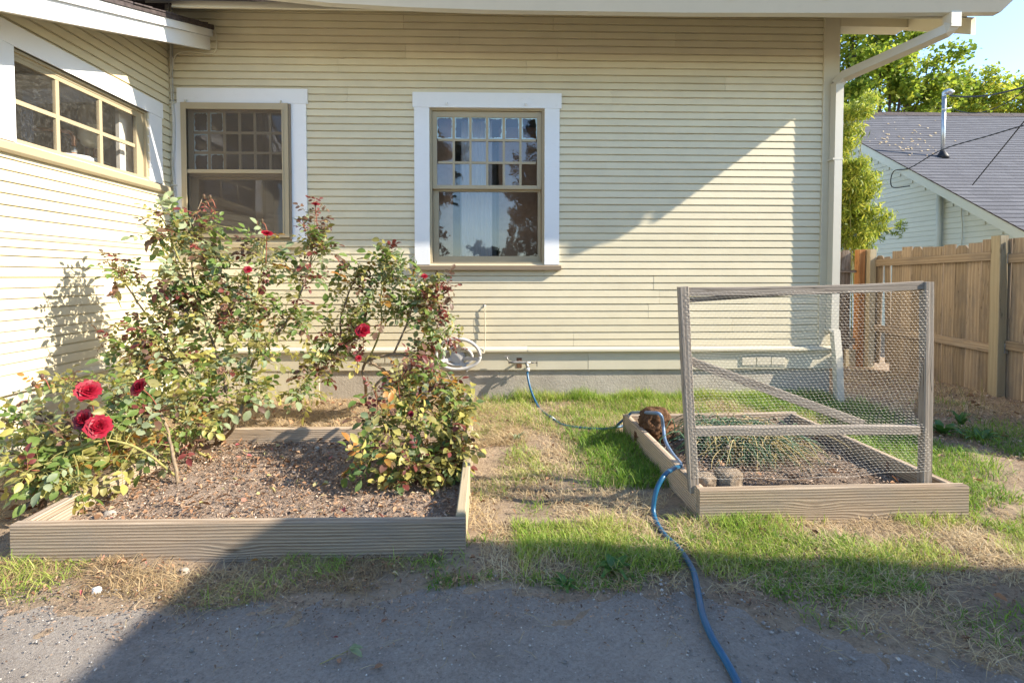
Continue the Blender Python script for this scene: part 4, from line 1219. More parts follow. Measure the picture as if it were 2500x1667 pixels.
# overhead wires
def sag(a, b, s, n=14):
    return [a.lerp(b, i / n) - Vector((0, 0, s * 4 * (i / n) * (1 - i / n))) for i in range(n + 1)]
mh = Vector((mb_.x + .08, mb_.y - .05, mt.z - .0))
w_ = MB().tube(sag(mh, onY(2560, 190, mb_.y - 2.5), .12), .014, 6).build('overhead_wire', BLACKCABLE)
tag(w_, 'thick black service wire swooping up from the roof mast to the right', 'wire', 'wires at the neighbouring roof')
w_ = MB().tube(sag(Vector((mb_.x + .1, mb_.y - .06, mt.z - .25)), onY(2330 + 190, 205, mb_.y - 2.2), .25), .008, 6).build('overhead_wire', BLACKCABLE)
tag(w_, 'thin lower wire looping from the bracket of the roof mast', 'wire', 'wires at the neighbouring roof')
ea = onX(2222, 410, NX - .38)
loop = [ea + Vector((0, .0, -.35)), ea + Vector((-.05, .35, -.30)), ea + Vector((-.05, .32, 0)), ea, onX(2300, 366, NX - .5), onX(2420, 330, NX - 1.0), onX(2560, 288, NX - 1.6)]
w_ = MB().tube(spline(loop, 6), .010, 6).build('overhead_wire', BLACKCABLE)
tag(w_, 'black wire with a hanging loop at the sloping roof edge', 'wire', 'wires at the neighbouring roof')
w_ = MB().tube([onX(2374, 452, NX - .4), onX(2510, 285, NX - 1.2)], .008, 6).build('overhead_wire', BLACKCABLE)
tag(w_, 'straight black wire rising steeply from the lower roof edge', 'wire', 'wires at the neighbouring roof')

# ================================================================== foliage kits
def leaflet(m, base, d, nrm, L, mi, fold=.25, width=.62):
    """one toothed oval leaflet, folded along the midrib: 8 faces"""
    d = d.normalized()
    s = d.cross(nrm).normalized()
    n = s.cross(d).normalized()
    W = L * width
    prof = [(0, .0), (.22, .36), (.5, .5), (.78, .36), (1, 0)]
    v = []
    for t, w in prof:
        c = base + d * (L * t) - n * (L * .22 * t * t)
        if w == 0: v.append(c)
        else:
            v += [c - s * (W * w) + n * (W * w * fold), c, c + s * (W * w) + n * (W * w * fold)]
    f = [(0, 2, 1), (0, 3, 2), (1, 2, 5, 4), (2, 3, 6, 5), (4, 5, 8, 7), (5, 6, 9, 8), (7, 8, 10), (8, 9, 10)]
    m.add(v, f, mi, True)

def rose_leaf_mesh(seed, big):
    rnd = random.Random(seed)
    m = MB()
    L = .085
    pts = [Vector((0, 0, 0)), Vector((L * .5, 0, -.004)), Vector((L, 0, -.014))]
    m.add([p + o for p in pts for o in (Vector((0, .0009, 0)), Vector((0, -.0009, 0)), Vector((0, 0, .0012)))],
          [(0, 1, 4, 3), (1, 2, 5, 4), (2, 0, 3, 5), (3, 4, 7, 6), (4, 5, 8, 7), (5, 3, 6, 8)], 1)
    up = Vector((0, 0, 1))
    leaflet(m, pts[2], Vector((1, rnd.uniform(-.15, .15), rnd.uniform(-.5, -.1))), up + Vector((0, rnd.uniform(-.3, .3), 0)), big * rnd.uniform(.95, 1.2), 0, rnd.uniform(.1, .6), rnd.uniform(.52, .72))
    for t, k in ((.72, .92), (.36, .72)):
        for sgn in (-1, 1):
            b = Vector((L * t, 0, -.004))
            leaflet(m, b, Vector((.35, sgn, rnd.uniform(-.7, .2))), up + Vector((rnd.uniform(-.6, .6), rnd.uniform(-.3, .3), 0)), big * k * rnd.uniform(.8, 1.1), 0, rnd.uniform(.1, .6), rnd.uniform(.52, .72))
    return m

LEAFMATS = {'green': L_GREEN, 'deep': L_DEEP, 'blue': L_BLUE, 'olive': L_OLIVE, 'yellow': L_YELLOW, 'orange': L_ORANGE, 'red': L_RED, 'bronze': L_BRONZE}
LEAFMESH = {}
LEAFGEO = [rose_leaf_mesh(100 + i, .047) for i in range(7)]
for cname, mt_ in LEAFMATS.items():
    LEAFMESH[cname] = [g.mesh('leaf', [mt_, BARK if cname not in ('red', 'bronze') else REDSTEM]) for g in LEAFGEO]

def petal(rnd, r, h, open_, mat):
    """a cupped petal: its foot at the origin, opening outwards along +x"""
    m = MB()
    v = []
    nu, nv = 4, 4
    for j in range(nv + 1):
        t = j / nv
        for i in range(nu + 1):
            a = (i / nu - .5) * 2
            w = r * (.35 + .85 * math.sin(t * 1.75)) * a
            out = open_ * r * (.15 + t ** 1.4) - .22 * r * a * a * (1 - open_ * .4)
            curl = .22 * r * max(0, t - .7) / .3
            v.append((out + curl + rnd.uniform(-.03, .03) * r, w, h * t * (1 - .18 * a * a) * (1.15 - .45 * open_ * t) + rnd.uniform(-.025, .025) * r))
    f = [(j * (nu + 1) + i, j * (nu + 1) + i + 1, (j + 1) * (nu + 1) + i + 1, (j + 1) * (nu + 1) + i) for j in range(nv) for i in range(nu)]
    return m.add(v, f, 0, True).mesh('petal', mat)

def rose_flower(bush, pos, face, R_, mats, seed, label=None, layers=((3, .18, 1.0), (5, .42, 1.0), (6, .72, .92), (7, 1.05, .78))):
    rnd = random.Random(seed)
    z = Vector(face).normalized()
    M = z.to_track_quat('Z', 'Y').to_matrix().to_4x4()
    M.translation = Vector(pos)
    core = MB()
    core.lathe([(R_ * .10, -R_ * .35), (R_ * .20, -R_ * .2), (R_ * .24, 0), (R_ * .22, R_ * .35), (R_ * .1, R_ * .55), (.001, R_ * .6)], 10)
    fl = core.build('flower', mats[0], bush, M)
    if label: fl['label'] = label
    for k in range(5):
        a = 2 * math.pi * k / 5
        mm = MB()
        leaflet(mm, Vector((R_ * .2, 0, -R_ * .22)), Vector((1, 0, -.5)), Vector((0, 0, 1)), R_ * .7, 0, .1, .3)
        mm.build('sepal', SEPAL, fl, M @ Matrix.Rotation(a, 4, 'Z'))
    for li, (n, op, hh) in enumerate(layers):
        me = [petal(rnd, R_ * (.45 + .12 * li), R_ * .85 * hh, op, mats[min(li, len(mats) - 1) if len(mats) > 1 else 0]) for _ in range(2)]
        for k in range(n):
            a = 2 * math.pi * (k + .37 * li) / n + rnd.uniform(-.15, .15)
            o = bpy.data.objects.new('petal', me[k % 2])
            link(o, fl, M @ Matrix.Rotation(a, 4, 'Z') @ Matrix.Translation((R_ * (.04 + .05 * li), 0, -R_ * .12)) @ Matrix.Rotation(rnd.uniform(-.12, .12), 4, 'Y'))
    return fl

def rose_bush(label, base, canes, clusters, seed, palette, leafscale=1.0, n_parts=300, thin=.98):
    """canes: (pixel x, pixel y, Y, radius) nodes; clusters: (px, py, Y, rx px, ry px, depth m, twigs, palette)"""
    rnd = random.Random(seed)
    t = thing('rose_bush', label, 'rose bush', base, 'rose bushes')
    nodes = []
    for cane in canes:
        pts, rad = [], []
        for q in cane:
            pts.append(Vector(q[0]) if len(q) == 2 else onY(q[0], q[1], q[2]))
            rad.append(q[-1])
        sp = spline(pts, 5)
        rr = [float(np.interp(i / (len(sp) - 1), [k / (len(rad) - 1) for k in range(len(rad))], rad)) for i in range(len(sp))]
        sp = [p + Vector((rnd.uniform(-1, 1), rnd.uniform(-1, 1), 0)) * .003 for p in sp]
        MB().tube(sp, rr, 7).build('cane', OLDBARK if max(rad) > .0085 else BARK, t)
        nodes += sp[len(sp) // 4:]
    leaves = []
    tw = MB(); twr = MB()
    for (px, py, Y, rx, ry, dep, ntw, pal) in clusters:
        c = onY(px, py, Y)
        ppm = FPX / (Y - CAM.y)
        for _ in range(max(2, round(ntw * thin))):
            while True:
                q = Vector((rnd.uniform(-1, 1), rnd.uniform(-1, 1), rnd.uniform(-1, 1)))
                if q.length < 1: break
            e = c + Vector((q.x * rx / ppm, q.y * dep, q.z * ry / ppm))
            cand = sorted(nodes, key=lambda p: (p - e).length + max(0, p.z - e.z) * .8)
            s = cand[min(len(cand) - 1, int(rnd.random() ** 2 * 6))]
            d = e - s
            if d.length > .5:
                s = e - d.normalized() * rnd.uniform(.22, .42)
                d = e - s
            mid = s + d * .5 + Vector((0, 0, .10 * d.length)) + Vector((rnd.uniform(-1, 1), rnd.uniform(-1, 1), 0)) * .04
            pts = spline([s, mid, e], 4)
            red = rnd.random() < (.38 if pal == 'tip' else .09)
            (twr if red else tw).tube(pts, [.0030 - .0018 * i / (len(pts) - 1) for i in range(len(pts))], 5, cap=False)
            nl = max(3, int(d.length / .040))
            for k in range(nl):
                u = .25 + .75 * (k + rnd.uniform(0, .5)) / nl
                u = min(.999, u)
                ii = u * (len(pts) - 1)
                p = pts[int(ii)].lerp(pts[min(len(pts) - 1, int(ii) + 1)], ii % 1)
                ax = d.normalized()
                a = k * 2.4 + rnd.uniform(-.5, .5)
                side = ax.orthogonal().normalized()
                side.rotate(Matrix.Rotation(a, 3, ax))
                dr = (side + ax * .55 + Vector((0, 0, .15))).normalized()
                upv = Vector((.35, -.25, 1)) + Vector((rnd.uniform(-.6, .6), rnd.uniform(-.6, .6), 0))
                zz = (upv - dr * upv.dot(dr)).normalized()
                M = Matrix((dr, zz.cross(dr), zz)).transposed().to_4x4() @ Matrix.Scale(leafscale * rnd.uniform(.55, 1.35), 4)
                M.translation = p
                pp = dict(palette)
                if pal == 'yel':
                    pp['yellow'] = pp.get('yellow', 0) + 3; pp['olive'] = pp.get('olive', 0) + 4
                if red or (pal == 'tip' and u > .66):
                    pp = {'red': 6, 'bronze': 4, 'olive': 1}
                    M = M @ Matrix.Scale(.8, 4)
                cn = rnd.choices(list(pp), list(pp.values()))[0]
                leaves.append((M, cn, rnd.randrange(7)))
    if tw.v: tw.build('twigs', BARK, t)['kind'] = 'stuff'
    if twr.v: twr.build('young_twigs', REDSTEM, t)['kind'] = 'stuff'
    # leaves that show largest are parts of their own; the others are one mass
    leaves.sort(key=lambda l: (l[0].translation - CAM).length / l[0].to_scale().x)
    near, rest = leaves[:n_parts], leaves[n_parts:]
    for M, cn, k in near:
        link(bpy.data.objects.new('leaf', LEAFMESH[cn][k]), t, M)
    if rest:
        names = list(LEAFMATS)
        g = MB()
        for M, cn, k in rest:
            src = LEAFGEO[k]
            b = len(g.v)
            g.v += [tuple(M @ Vector(p)) for p in src.v]
            g.f += [tuple(i + b for i in q) for q in src.f]
            g.mi += [names.index(cn) if mi == 0 else len(names) for mi in src.mi]
            g.sm += src.sm
        o = g.build('foliage', [LEAFMATS[n] for n in names] + [BARK], t)
        o['kind'] = 'stuff'
    return t

def cane_tip(bush, p, q, mat=None):
    MB().tube(spline([p, p.lerp(q, .5) + Vector((0, 0, .02)), q], 3), [.003, .003, .003, .003, .003, .003, .0022][:7], 6).build('flower_stem', mat or REDSTEM, bush)

PAL_SUN = {'green': 5, 'deep': .8, 'blue': 3.2, 'olive': 4.5, 'yellow': 1.7, 'orange': .6, 'bronze': 1.4}
PAL_TOP = {'green': 5, 'deep': 1.5, 'blue': 4.5, 'olive': 4.5, 'yellow': .9, 'orange': .4, 'bronze': 1.8, 'red': .5}
PAL_AUT = {'green': 4, 'deep': 1.5, 'blue': 1.2, 'olive': 4.5, 'yellow': 2.2, 'orange': 1.1, 'bronze': 1.4, 'red': .4}

# ---- A: low sunlit bush at the left, leaning out over the corner of the bed
bA = rose_bush('low spreading rose bush with large red blooms at the left end of the bed', onZ(435, 1180, ZL),
    [[(onZ(435, 1185, ZL), .0095), (425, 1120, -1.98, .009), (405, 1040, -1.9, .008), (380, 985, -1.85, .007), (330, 930, -1.85, .005)],
     [(onZ(512, 1120, ZL), .007), (470, 1090, -1.75, .007), (445, 1030, -1.8, .006), (300, 1000, -1.95, .005), (150, 1050, -2.1, .0045), (60, 1110, -2.2, .003)],
     [(onZ(440, 1170, ZL), .006), (330, 1090, -2.1, .006), (220, 1080, -2.2, .005), (120, 1150, -2.3, .003)],
     [(onZ(520, 1125, ZL), .007), (470, 1060, -1.62, .0065), (380, 960, -1.6, .006), (240, 930, -1.7, .005), (110, 930, -1.8, .003)]],
    [(110, 1160, -2.25, 100, 60, .14, 26, 'yel'), (190, 1180, -2.25, 80, 55, .14, 16, 'yel'), (70, 1110, -2.2, 75, 60, .14, 14, 'yel'), (190, 1090, -2.1, 110, 70, .16, 22, ''),
     (80, 1030, -2.0, 70, 60, .12, 8, ''), (310, 1060, -1.95, 100, 80, .18, 24, ''), (420, 1030, -1.8, 100, 80, .18, 24, ''), (300, 960, -1.8, 90, 60, .15, 18, ''),
     (420, 950, -1.7, 90, 70, .18, 22, 'yel'), (180, 950, -1.85, 70, 45, .10, 8, ''), (520, 1000, -1.6, 80, 70, .16, 14, ''), (130, 935, -1.85, 40, 25, .05, 3, ''),
     (250, 1010, -2.0, 70, 50, .12, 10, '')],
    21, PAL_SUN, 1.0, thin=.74)
# ---- B: the tall bush in the corner
bB = rose_bush('tall rose bush climbing in front of the screened corner window', onZ(545, 1075, ZL),
    [[(onZ(540, 1080, ZL), .012), (575, 1035, -1.57, .011), (600, 960, -1.42, .010), (620, 880, -1.32, .009), (690, 800, -1.22, .008), (740, 700, -1.17, .006), (765, 600, -1.12, .004), (770, 500, -1.12, .003)],
     [(onZ(555, 1068, ZL), .010), (560, 1000, -1.52, .009), (540, 900, -1.42, .008), (500, 780, -1.32, .007), (470, 660, -1.27, .006), (470, 560, -1.22, .004), (495, 480, -1.22, .003)],
     [(onZ(530, 1085, ZL), .010), (520, 1000, -1.57, .009), (450, 900, -1.52, .008), (380, 800, -1.42, .006), (310, 700, -1.37, .005), (265, 640, -1.37, .003)],
     [(600, 960, -1.42, .008), (610, 850, -1.37, .007), (620, 760, -1.32, .006), (640, 650, -1.27, .005), (650, 570, -1.22, .003)],
     [(500, 780, -1.32, .006), (440, 640, -1.32, .005), (400, 540, -1.27, .004), (375, 520, -1.27, .003)]],
    [(490, 590, -1.24, 85, 80, .15, 24, ''), (410, 570, -1.27, 60, 50, .12, 14, ''), (500, 515, -1.22, 28, 30, .06, 4, 'tip'), (640, 620, -1.24, 70, 70, .14, 18, ''), (770, 560, -1.14, 45, 70, .10, 16, 'tip'),
     (760, 640, -1.17, 60, 70, .12, 18, ''), (510, 690, -1.30, 110, 70, .18, 30, ''), (640, 720, -1.30, 90, 60, .18, 22, ''), (390, 700, -1.37, 80, 70, .15, 20, ''), (300, 665, -1.37, 50, 45, .10, 9, 'tip'),
     (430, 800, -1.42, 110, 60, .18, 28, ''), (560, 800, -1.37, 100, 60, .18, 22, ''), (330, 830, -1.42, 80, 50, .15, 14, 'tip'), (360, 890, -1.47, 100, 50, .15, 22, 'yel'), (500, 890, -1.47, 90, 60, .18, 22, 'yel'),
     (620, 880, -1.37, 70, 60, .15, 10, 'yel'), (700, 790, -1.27, 70, 50, .14, 12, ''), (600, 960, -1.42, 80, 40, .15, 12, 'yel'), (420, 460 + 60, -1.27, 40, 30, .06, 5, '')],
    22, PAL_TOP, 1.02, thin=.9)
# ---- C: the middle bush with the arching old wood
bC = rose_bush('rounded rose bush on a thick arching stem below the middle window', onZ(900, 975, .06),
    [[(onZ(893, 985, .0) , .013), (893, 940, -.75, .012), (885, 905, -.78, .011), (900, 880, -.8, .011), (960, 865, -.8, .010), (1010, 870, -.8, .008)],
     [(onZ(935, 1000, .0), .012), (915, 950, -.8, .012), (940, 915, -.82, .011), (915, 890, -.82, .011), (860, 870, -.82, .009), (830, 800, -.8, .007), (850, 720, -.8, .006), (880, 650, -.78, .004)],
     [(960, 865, -.8, .009), (990, 800, -.8, .008), (1010, 740, -.8, .006), (1040, 690, -.78, .004)],
     [(900, 880, -.8, .008), (930, 800, -.85, .007), (930, 720, -.85, .006), (940, 640, -.82, .004)],
     [(860, 870, -.82, .007), (800, 860, -.9, .006), (770, 900, -1.0, .005), (740, 940, -1.05, .004)]],
    [(930, 660, -.8, 70, 55, .12, 22, ''), (940, 605, -.8, 35, 30, .06, 6, 'tip'), (870, 690, -.8, 65, 55, .12, 20, ''), (1010, 700, -.78, 80, 50, .12, 22, ''), (1085, 720, -.76, 50, 50, .10, 12, 'tip'),
     (960, 760, -.85, 110, 55, .15, 26, ''), (1080, 790, -.78, 60, 45, .10, 10, ''), (850, 790, -.85, 70, 50, .14, 14, ''), (1130, 830, -.75, 30, 25, .06, 3, 'yel'), (800, 840, -.92, 60, 40, .12, 10, 'tip'),
     (760, 900, -1.0, 80, 50, .14, 16, 'yel'), (740, 980, -1.1, 80, 40, .12, 10, 'yel'), (1060, 870, -.8, 60, 35, .1, 8, ''), (860, 860, -.9, 60, 40, .1, 8, 'yel')],
    23, PAL_TOP, 1.1, thin=.85)
# ---- D: the dense bush at the right end of the bed
bD = rose_bush('dense yellowing rose bush spilling over the right end of the bed', onZ(1075, 1215, ZL),
    [[(onZ(1070, 1215, ZL), .010), (1055, 1150, -1.95, .009), (1030, 1080, -1.85, .008), (1000, 1010, -1.75, .006), (960, 950, -1.7, .004)],
     [(onZ(1085, 1205, ZL), .009), (1090, 1120, -1.9, .008), (1100, 1040, -1.8, .007), (1110, 960, -1.7, .005), (1090, 910, -1.65, .003)],
     [(onZ(1060, 1210, ZL), .008), (1000, 1150, -2.0, .007), (930, 1120, -2.05, .005), (890, 1130, -2.1, .003)],
     [(1030, 1080, -1.85, .006), (960, 1040, -1.85, .005), (900, 1010, -1.8, .003)]],
    [(1040, 950, -1.68, 90, 60, .15, 26, ''), (1110, 980, -1.7, 60, 70, .14, 20, 'yel'), (960, 960, -1.7, 70, 50, .14, 16, ''), (1050, 1050, -1.82, 100, 70, .18, 34, 'yel'), (950, 1050, -1.85, 80, 60, .16, 22, ''),
     (1110, 1090, -1.9, 55, 70, .14, 22, 'yel'), (990, 1130, -1.98, 90, 60, .16, 24, ''), (910, 1110, -2.05, 60, 40, .12, 12, ''), (1080, 1170, -2.02, 70, 60, .14, 20, 'yel'), (950, 1190, -2.1, 40, 40, .08, 5, ''),
     (1140, 1170, -2.0, 40, 30, .08, 5, 'tip'), (1010, 1110, -2.15, 40, 30, .06, 5, 'tip'), (1145, 1040, -1.8, 35, 60, .1, 9, 'yel'), (1010, 890, -1.62, 60, 35, .1, 8, 'tip')],
    24, PAL_AUT, 1.0, thin=.74)

# ---- blooms, buds and spent heads
def bloom(bush, px, py, Y, rpx, seed, face=(.35, -.75, .45), mats=None, label=None, **k):
    p = onY(px, py, Y)
    ppm = FPX / (Y - CAM.y)
    r = .55 * rpx / ppm
    fl = rose_flower(bush, p, face, r, mats or [PETAL], seed, label, **k)
    z = Vector(face).normalized()
    cane_tip(bush, p - z * r * .3, p - z * .10 + Vector((random.uniform(-.03, .03), .02, -.12)))
    return fl
bloom(bA, 205, 1025, -2.20, 31, 1, (-.1, -.8, .35), [PETAL2, PETAL, PETAL2], 'dark red ruffled bloom')
bloom(bA, 240, 1042, -2.24, 35, 2, (.45, -.72, .4), [PETAL], 'wide open bright red bloom')
bloom(bA, 215, 955, -2.08, 33, 3, (.5, -.6, .5), [PETAL], 'red bloom half hidden by leaves')
bloom(bA, 341, 946, -1.98, 28, 4, (-.25, -.7, .4), [PETAL2, PETAL2, PETAL], 'deep crimson bloom')
bloom(bC, 886, 808, -.98, 23, 5, (.1, -.85, .5), [PETAL], 'round red bloom on the middle bush')
bloom(bB, 652, 571, -1.37, 17, 6, (.3, -.4, .9), [PETAL])
bloom(bB, 605, 659, -1.42, 12, 7, (.3, -.8, .3), [PETAL])
bloom(bB, 770, 500, -1.18, 13, 8, (.2, -.3, 1), [PETAL])
bloom(bC, 1036, 675, -.86, 10, 9, (.2, -.6, .7), [PETAL])
bloom(bD, 1003, 1010, -1.9, 9, 10, (.2, -.8, .4), [PETAL2])
bloom(bC, 875, 875, -1.0, 10, 11, (.3, -.8, .2), [PETAL])
bloom(bC, 983, 895, -.98, 11, 12, (0, -.8, .2), [PETAL, PETALDRY])
for (bush, px, py, Y, r, fc) in ((bB, 275, 718, -1.47, 14, (-.3, -.5, .8)), (bB, 548, 749, -1.44, 9, (.1, -.8, .4)), (bA, 57, 985, -2.05, 14, (-.2, -.4, .9)), (bC, 990, 880, -.95, 9, (.2, -.8, .4)), (bB, 540, 905, -1.6, 10, (0, -.8, .5)), (bD, 960, 1005, -1.9, 9, (0, -.8, .4))):
    p = onY(px, py, Y); rr = r / (FPX / (Y - CAM.y))
    f_ = rose_flower(bush, p, fc, rr, [PETALDRY], int(px), 'spent brown flower head', layers=((5, .7, .7), (6, 1.1, .5)))
    cane_tip(bush, p, p + Vector((.03, .03, -.09)), BARK)
def bud(bush, px, py, Y, s=.011):
    p = onY(px, py, Y)
    M = Matrix.Translation(p)
    MB().lathe([(s * .25, -s * 1.3), (s * .7, -s * .9), (s * .55, -s * .55), (s, 0), (s * .8, s * .8), (s * .2, s * 1.7)], 10).build('bud', L_BRONZE, bush, M)
    cane_tip(bush, p - Vector((0, 0, s)), p + Vector((.03, .01, -.07)))
for q in ((bA, 103, 920, -1.98), (bA, 82, 937, -1.98), (bB, 498, 480, -1.22), (bB, 513, 482, -1.22), (bB, 640, 540, -1.3), (bB, 627, 545, -1.3)):
    bud(*q)

# ================================================================== grass, straw, litter
def vnoise(x, y, scale, seed):
    r = np.random.default_rng(seed)
    g = r.random((128, 128))
    u, v = np.asarray(x) * scale + 31.7, np.asarray(y) * scale + 57.3
    i, j = np.floor(u).astype(int), np.floor(v).astype(int)
    a, b = u - i, v - j
    a, b = a * a * (3 - 2 * a), b * b * (3 - 2 * b)
    G = lambda p, q: g[p % 128, q % 128]
    return (G(i, j) * (1 - a) + G(i + 1, j) * a) * (1 - b) + (G(i, j + 1) * (1 - a) + G(i + 1, j + 1) * a) * b
def free(x, y):
    e = .0
    ok = ~((x > LB[0] - e) & (x < LB[1] + e) & (y > LB[2] - e) & (y < LB[3] + e))
    ok &= ~((x > RB[0] - e) & (x < RB[1] + e) & (y > RB[2] - e) & (y < RB[3] + e))
    ok &= (x > .03) & ~((y > -.012) & (x < 6.29))
    return ok
HOSE_XY = np.array([(p.x, p.y) for sgm in (seg1, seg2, seg4) for p in spline(sgm, 5)])
DRV_X, DRV_Y = [e[0] for e in edge], [e[1] for e in edge]
def zone(n, x0, x1, y0, y1, dens=None):
    x, y = RNG.uniform(x0, x1, n), RNG.uniform(y0, y1, n)
    ok = free(x, y) & (y > np.interp(x, DRV_X, DRV_Y) + .02 * np.sin(x * 9) - .03 * RNG.random(n))
    if dens is not None: ok &= RNG.random(n) < dens(x, y)
    x, y = x[ok], y[ok]
    dd = np.min((x[:, None] - HOSE_XY[None, :, 0]) ** 2 + (y[:, None] + .035 - HOSE_XY[None, :, 1]) ** 2, axis=1)
    ok = dd > .042 ** 2
    return np.stack([x[ok], y[ok]], -1)
def blades(parts):
    """parts: (xy, h0, h1, width, lean0, lean1, tint0, tint1) -> V, F, tint"""
    Vs, F3, F4, T = [], [], [], []
    base = 0
    for xy, h0, h1, wd, l0, l1, t0, t1 in parts:
        n = len(xy)
        if n == 0: continue
        H = RNG.uniform(h0, h1, n) * (.6 + .8 * vnoise(xy[:, 0], xy[:, 1], 5, 3))
        a = RNG.uniform(0, 2 * np.pi, n)
        ln = RNG.uniform(l0, l1, n)
        d = np.stack([np.cos(a), np.sin(a), np.zeros(n)], -1)
        s = np.stack([-np.sin(a), np.cos(a), np.zeros(n)], -1)
        p = np.stack([xy[:, 0], xy[:, 1], gh(xy[:, 0], xy[:, 1]) - .003], -1)
        w = wd * RNG.uniform(.6, 1.3, n)
        rows_ = []
        tw = RNG.normal(0, .25, n)
        for t, k in ((0, 1.), (.4, .85), (.75, .55)):
            c = p + d * (H * ln * t * t)[:, None] + s * (H * tw * t * t)[:, None]
            c[:, 2] += H * (t - .35 * ln * t * t) / (1 + .25 * ln)
            rows_ += [c - s * (w * k / 2)[:, None], c + s * (w * k / 2)[:, None]]
        c = p + d * (H * ln)[:, None] + s * (H * tw)[:, None]
        c[:, 2] += np.maximum(.004, H * (1 - .42 * ln) / (1 + .25 * ln))
        V = np.stack(rows_ + [c], 1)
        Vs.append(V.reshape(-1, 3))
        o = base + np.arange(n)[:, None] * 7
        F4.append(np.concatenate([o + np.array([0, 1, 3, 2]), o + np.array([2, 3, 5, 4])]))
        F3.append(o + np.array([4, 5, 6]))
        T.append(np.repeat(np.clip(RNG.uniform(t0, t1, n) + .3 * (vnoise(xy[:, 0], xy[:, 1], 3, 8) - .5), 0, 1), 7))
        base += n * 7
    return np.concatenate(Vs), [np.concatenate(F4), np.concatenate(F3)], np.concatenate(T)

clump = lambda k, s, sd: (lambda x, y: np.clip((vnoise(x, y, s, sd) - k) * 4, 0, 1))
both = lambda *fs: (lambda x, y: np.prod([f(x, y) for f in fs], axis=0))
fadeL = lambda a, b: (lambda x, y: np.clip((x - a) / (b - a), 0, 1))
fadeY = lambda a, b: (lambda x, y: np.clip((y - a) / (b - a), 0, 1))
G = []
# thick green grass along the wall and behind the right bed
G.append((zone(18000, 2.78, 6.3, -1.02, -.02, both(fadeL(2.75, 3.15), fadeY(-1.1, -.45), lambda x, y: .25 + .75 * np.clip((vnoise(x, y, 3.5, 41) - .3) * 3, 0, 1))), .05, .12, .0038, .2, 1.1, .25, 1.0))
G.append((zone(5000, 3.2, 6.25, -.16, -.02), .07, .14, .0040, .1, .7, .4, 1.0))
G.append((zone(5000, 3.45, 3.95, -2.0, -1.0, fadeL(3.4, 3.8)), .05, .13, .0042, .3, 1.0, .1, .7))
# path between the beds
G.append((zone(12000, 2.85, 3.93, -2.6, -.7, both(clump(.44, 4.2, 11))), .03, .08, .0036, .3, 1.2, .35, 1.0))
# before the right bed
G.append((zone(20000, 3.05, 5.6, -2.78, -2.34, both(clump(.30, 4.5, 12), fadeY(-2.85, -2.62))), .04, .095, .0036, .15, 1.0, .5, 1.0))
G.append((zone(9000, 2.7, 4.6, -2.9, -2.5, clump(.38, 5, 13)), .025, .07, .0038, .3, 1.1, .1, .6))
G.append((zone(5000, 4.0, 5.8, -3.3, -2.6, clump(.5, 4, 14)), .03, .07, .0038, .3, 1.1, .2, .7))
# right of the bed
G.append((zone(26000, 5.24, 7.4, -2.5, -.1, both(clump(.33, 2.6, 15), lambda x, y: np.clip(1.6 - (x - 5.3) * .7, .15, 1))), .05, .12, .0044, .3, 1.2, .15, .8))
# thin green in the left litter strip
G.append((zone(4200, .2, 2.85, -2.9, -2.6, clump(.55, 5, 16)), .04, .10, .003, .5, 1.3, .5, 1.0))
V, F, T = blades(G)
gr = bulk('grass', V, F, GRASS, T)
tag(gr, 'green grass growing along the house wall and around the right bed', 'grass', kind='stuff')
S = []
S.append((zone(7000, 2.78, 6.2, -1.0, -.03), .04, .11, .003, .6, 1.7, .3, 1.0))
S.append((zone(11000, 2.84, 3.95, -2.62, -.75, clump(.22, 3.3, 31)), .03, .085, .0032, .7, 1.7, .35, 1.0))
S.append((zone(5000, 2.72, 3.2, -1.3, -.3), .04, .11, .0030, .8, 1.7, .3, .9))
S.append((zone(9000, 2.9, 5.75, -2.85, -2.35), .03, .08, .0030, .6, 1.7, .3, 1.0))
S.append((zone(12000, 4.1, 6.4, -3.6, -2.5, clump(.30, 3, 21)), .03, .09, .0026, .8, 1.8, .35, 1.0))
S.append((zone(11000, .1, 2.9, -2.92, -2.6, clump(.30, 4, 22)), .02, .075, .0026, .8, 1.8, .0, .62))
S.append((zone(9000, .05, 2.85, -1.32, -.02), .03, .10, .003, .8, 1.8, .2, .9))
S.append((zone(4500, .03, .99, -2.7, -1.0, clump(.3, 3, 23)), .03, .09, .003, .8, 1.8, .1, .8))
S.append((zone(12000, 5.24, 8.0, -2.6, 1.6, clump(.25, 2, 24)), .03, .09, .0034, .7, 1.7, .1, .8))
S.append((zone(6000, 6.3, 7.9, -.6, 1.6), .03, .08, .004, .7, 1.7, .3, 1.0))
V, F, T = blades(S)
st = bulk('dry_grass', V, F, STRAW, T)
tag(st, 'dry straw-coloured grass and litter matted over the yard', 'dry grass', kind='stuff')

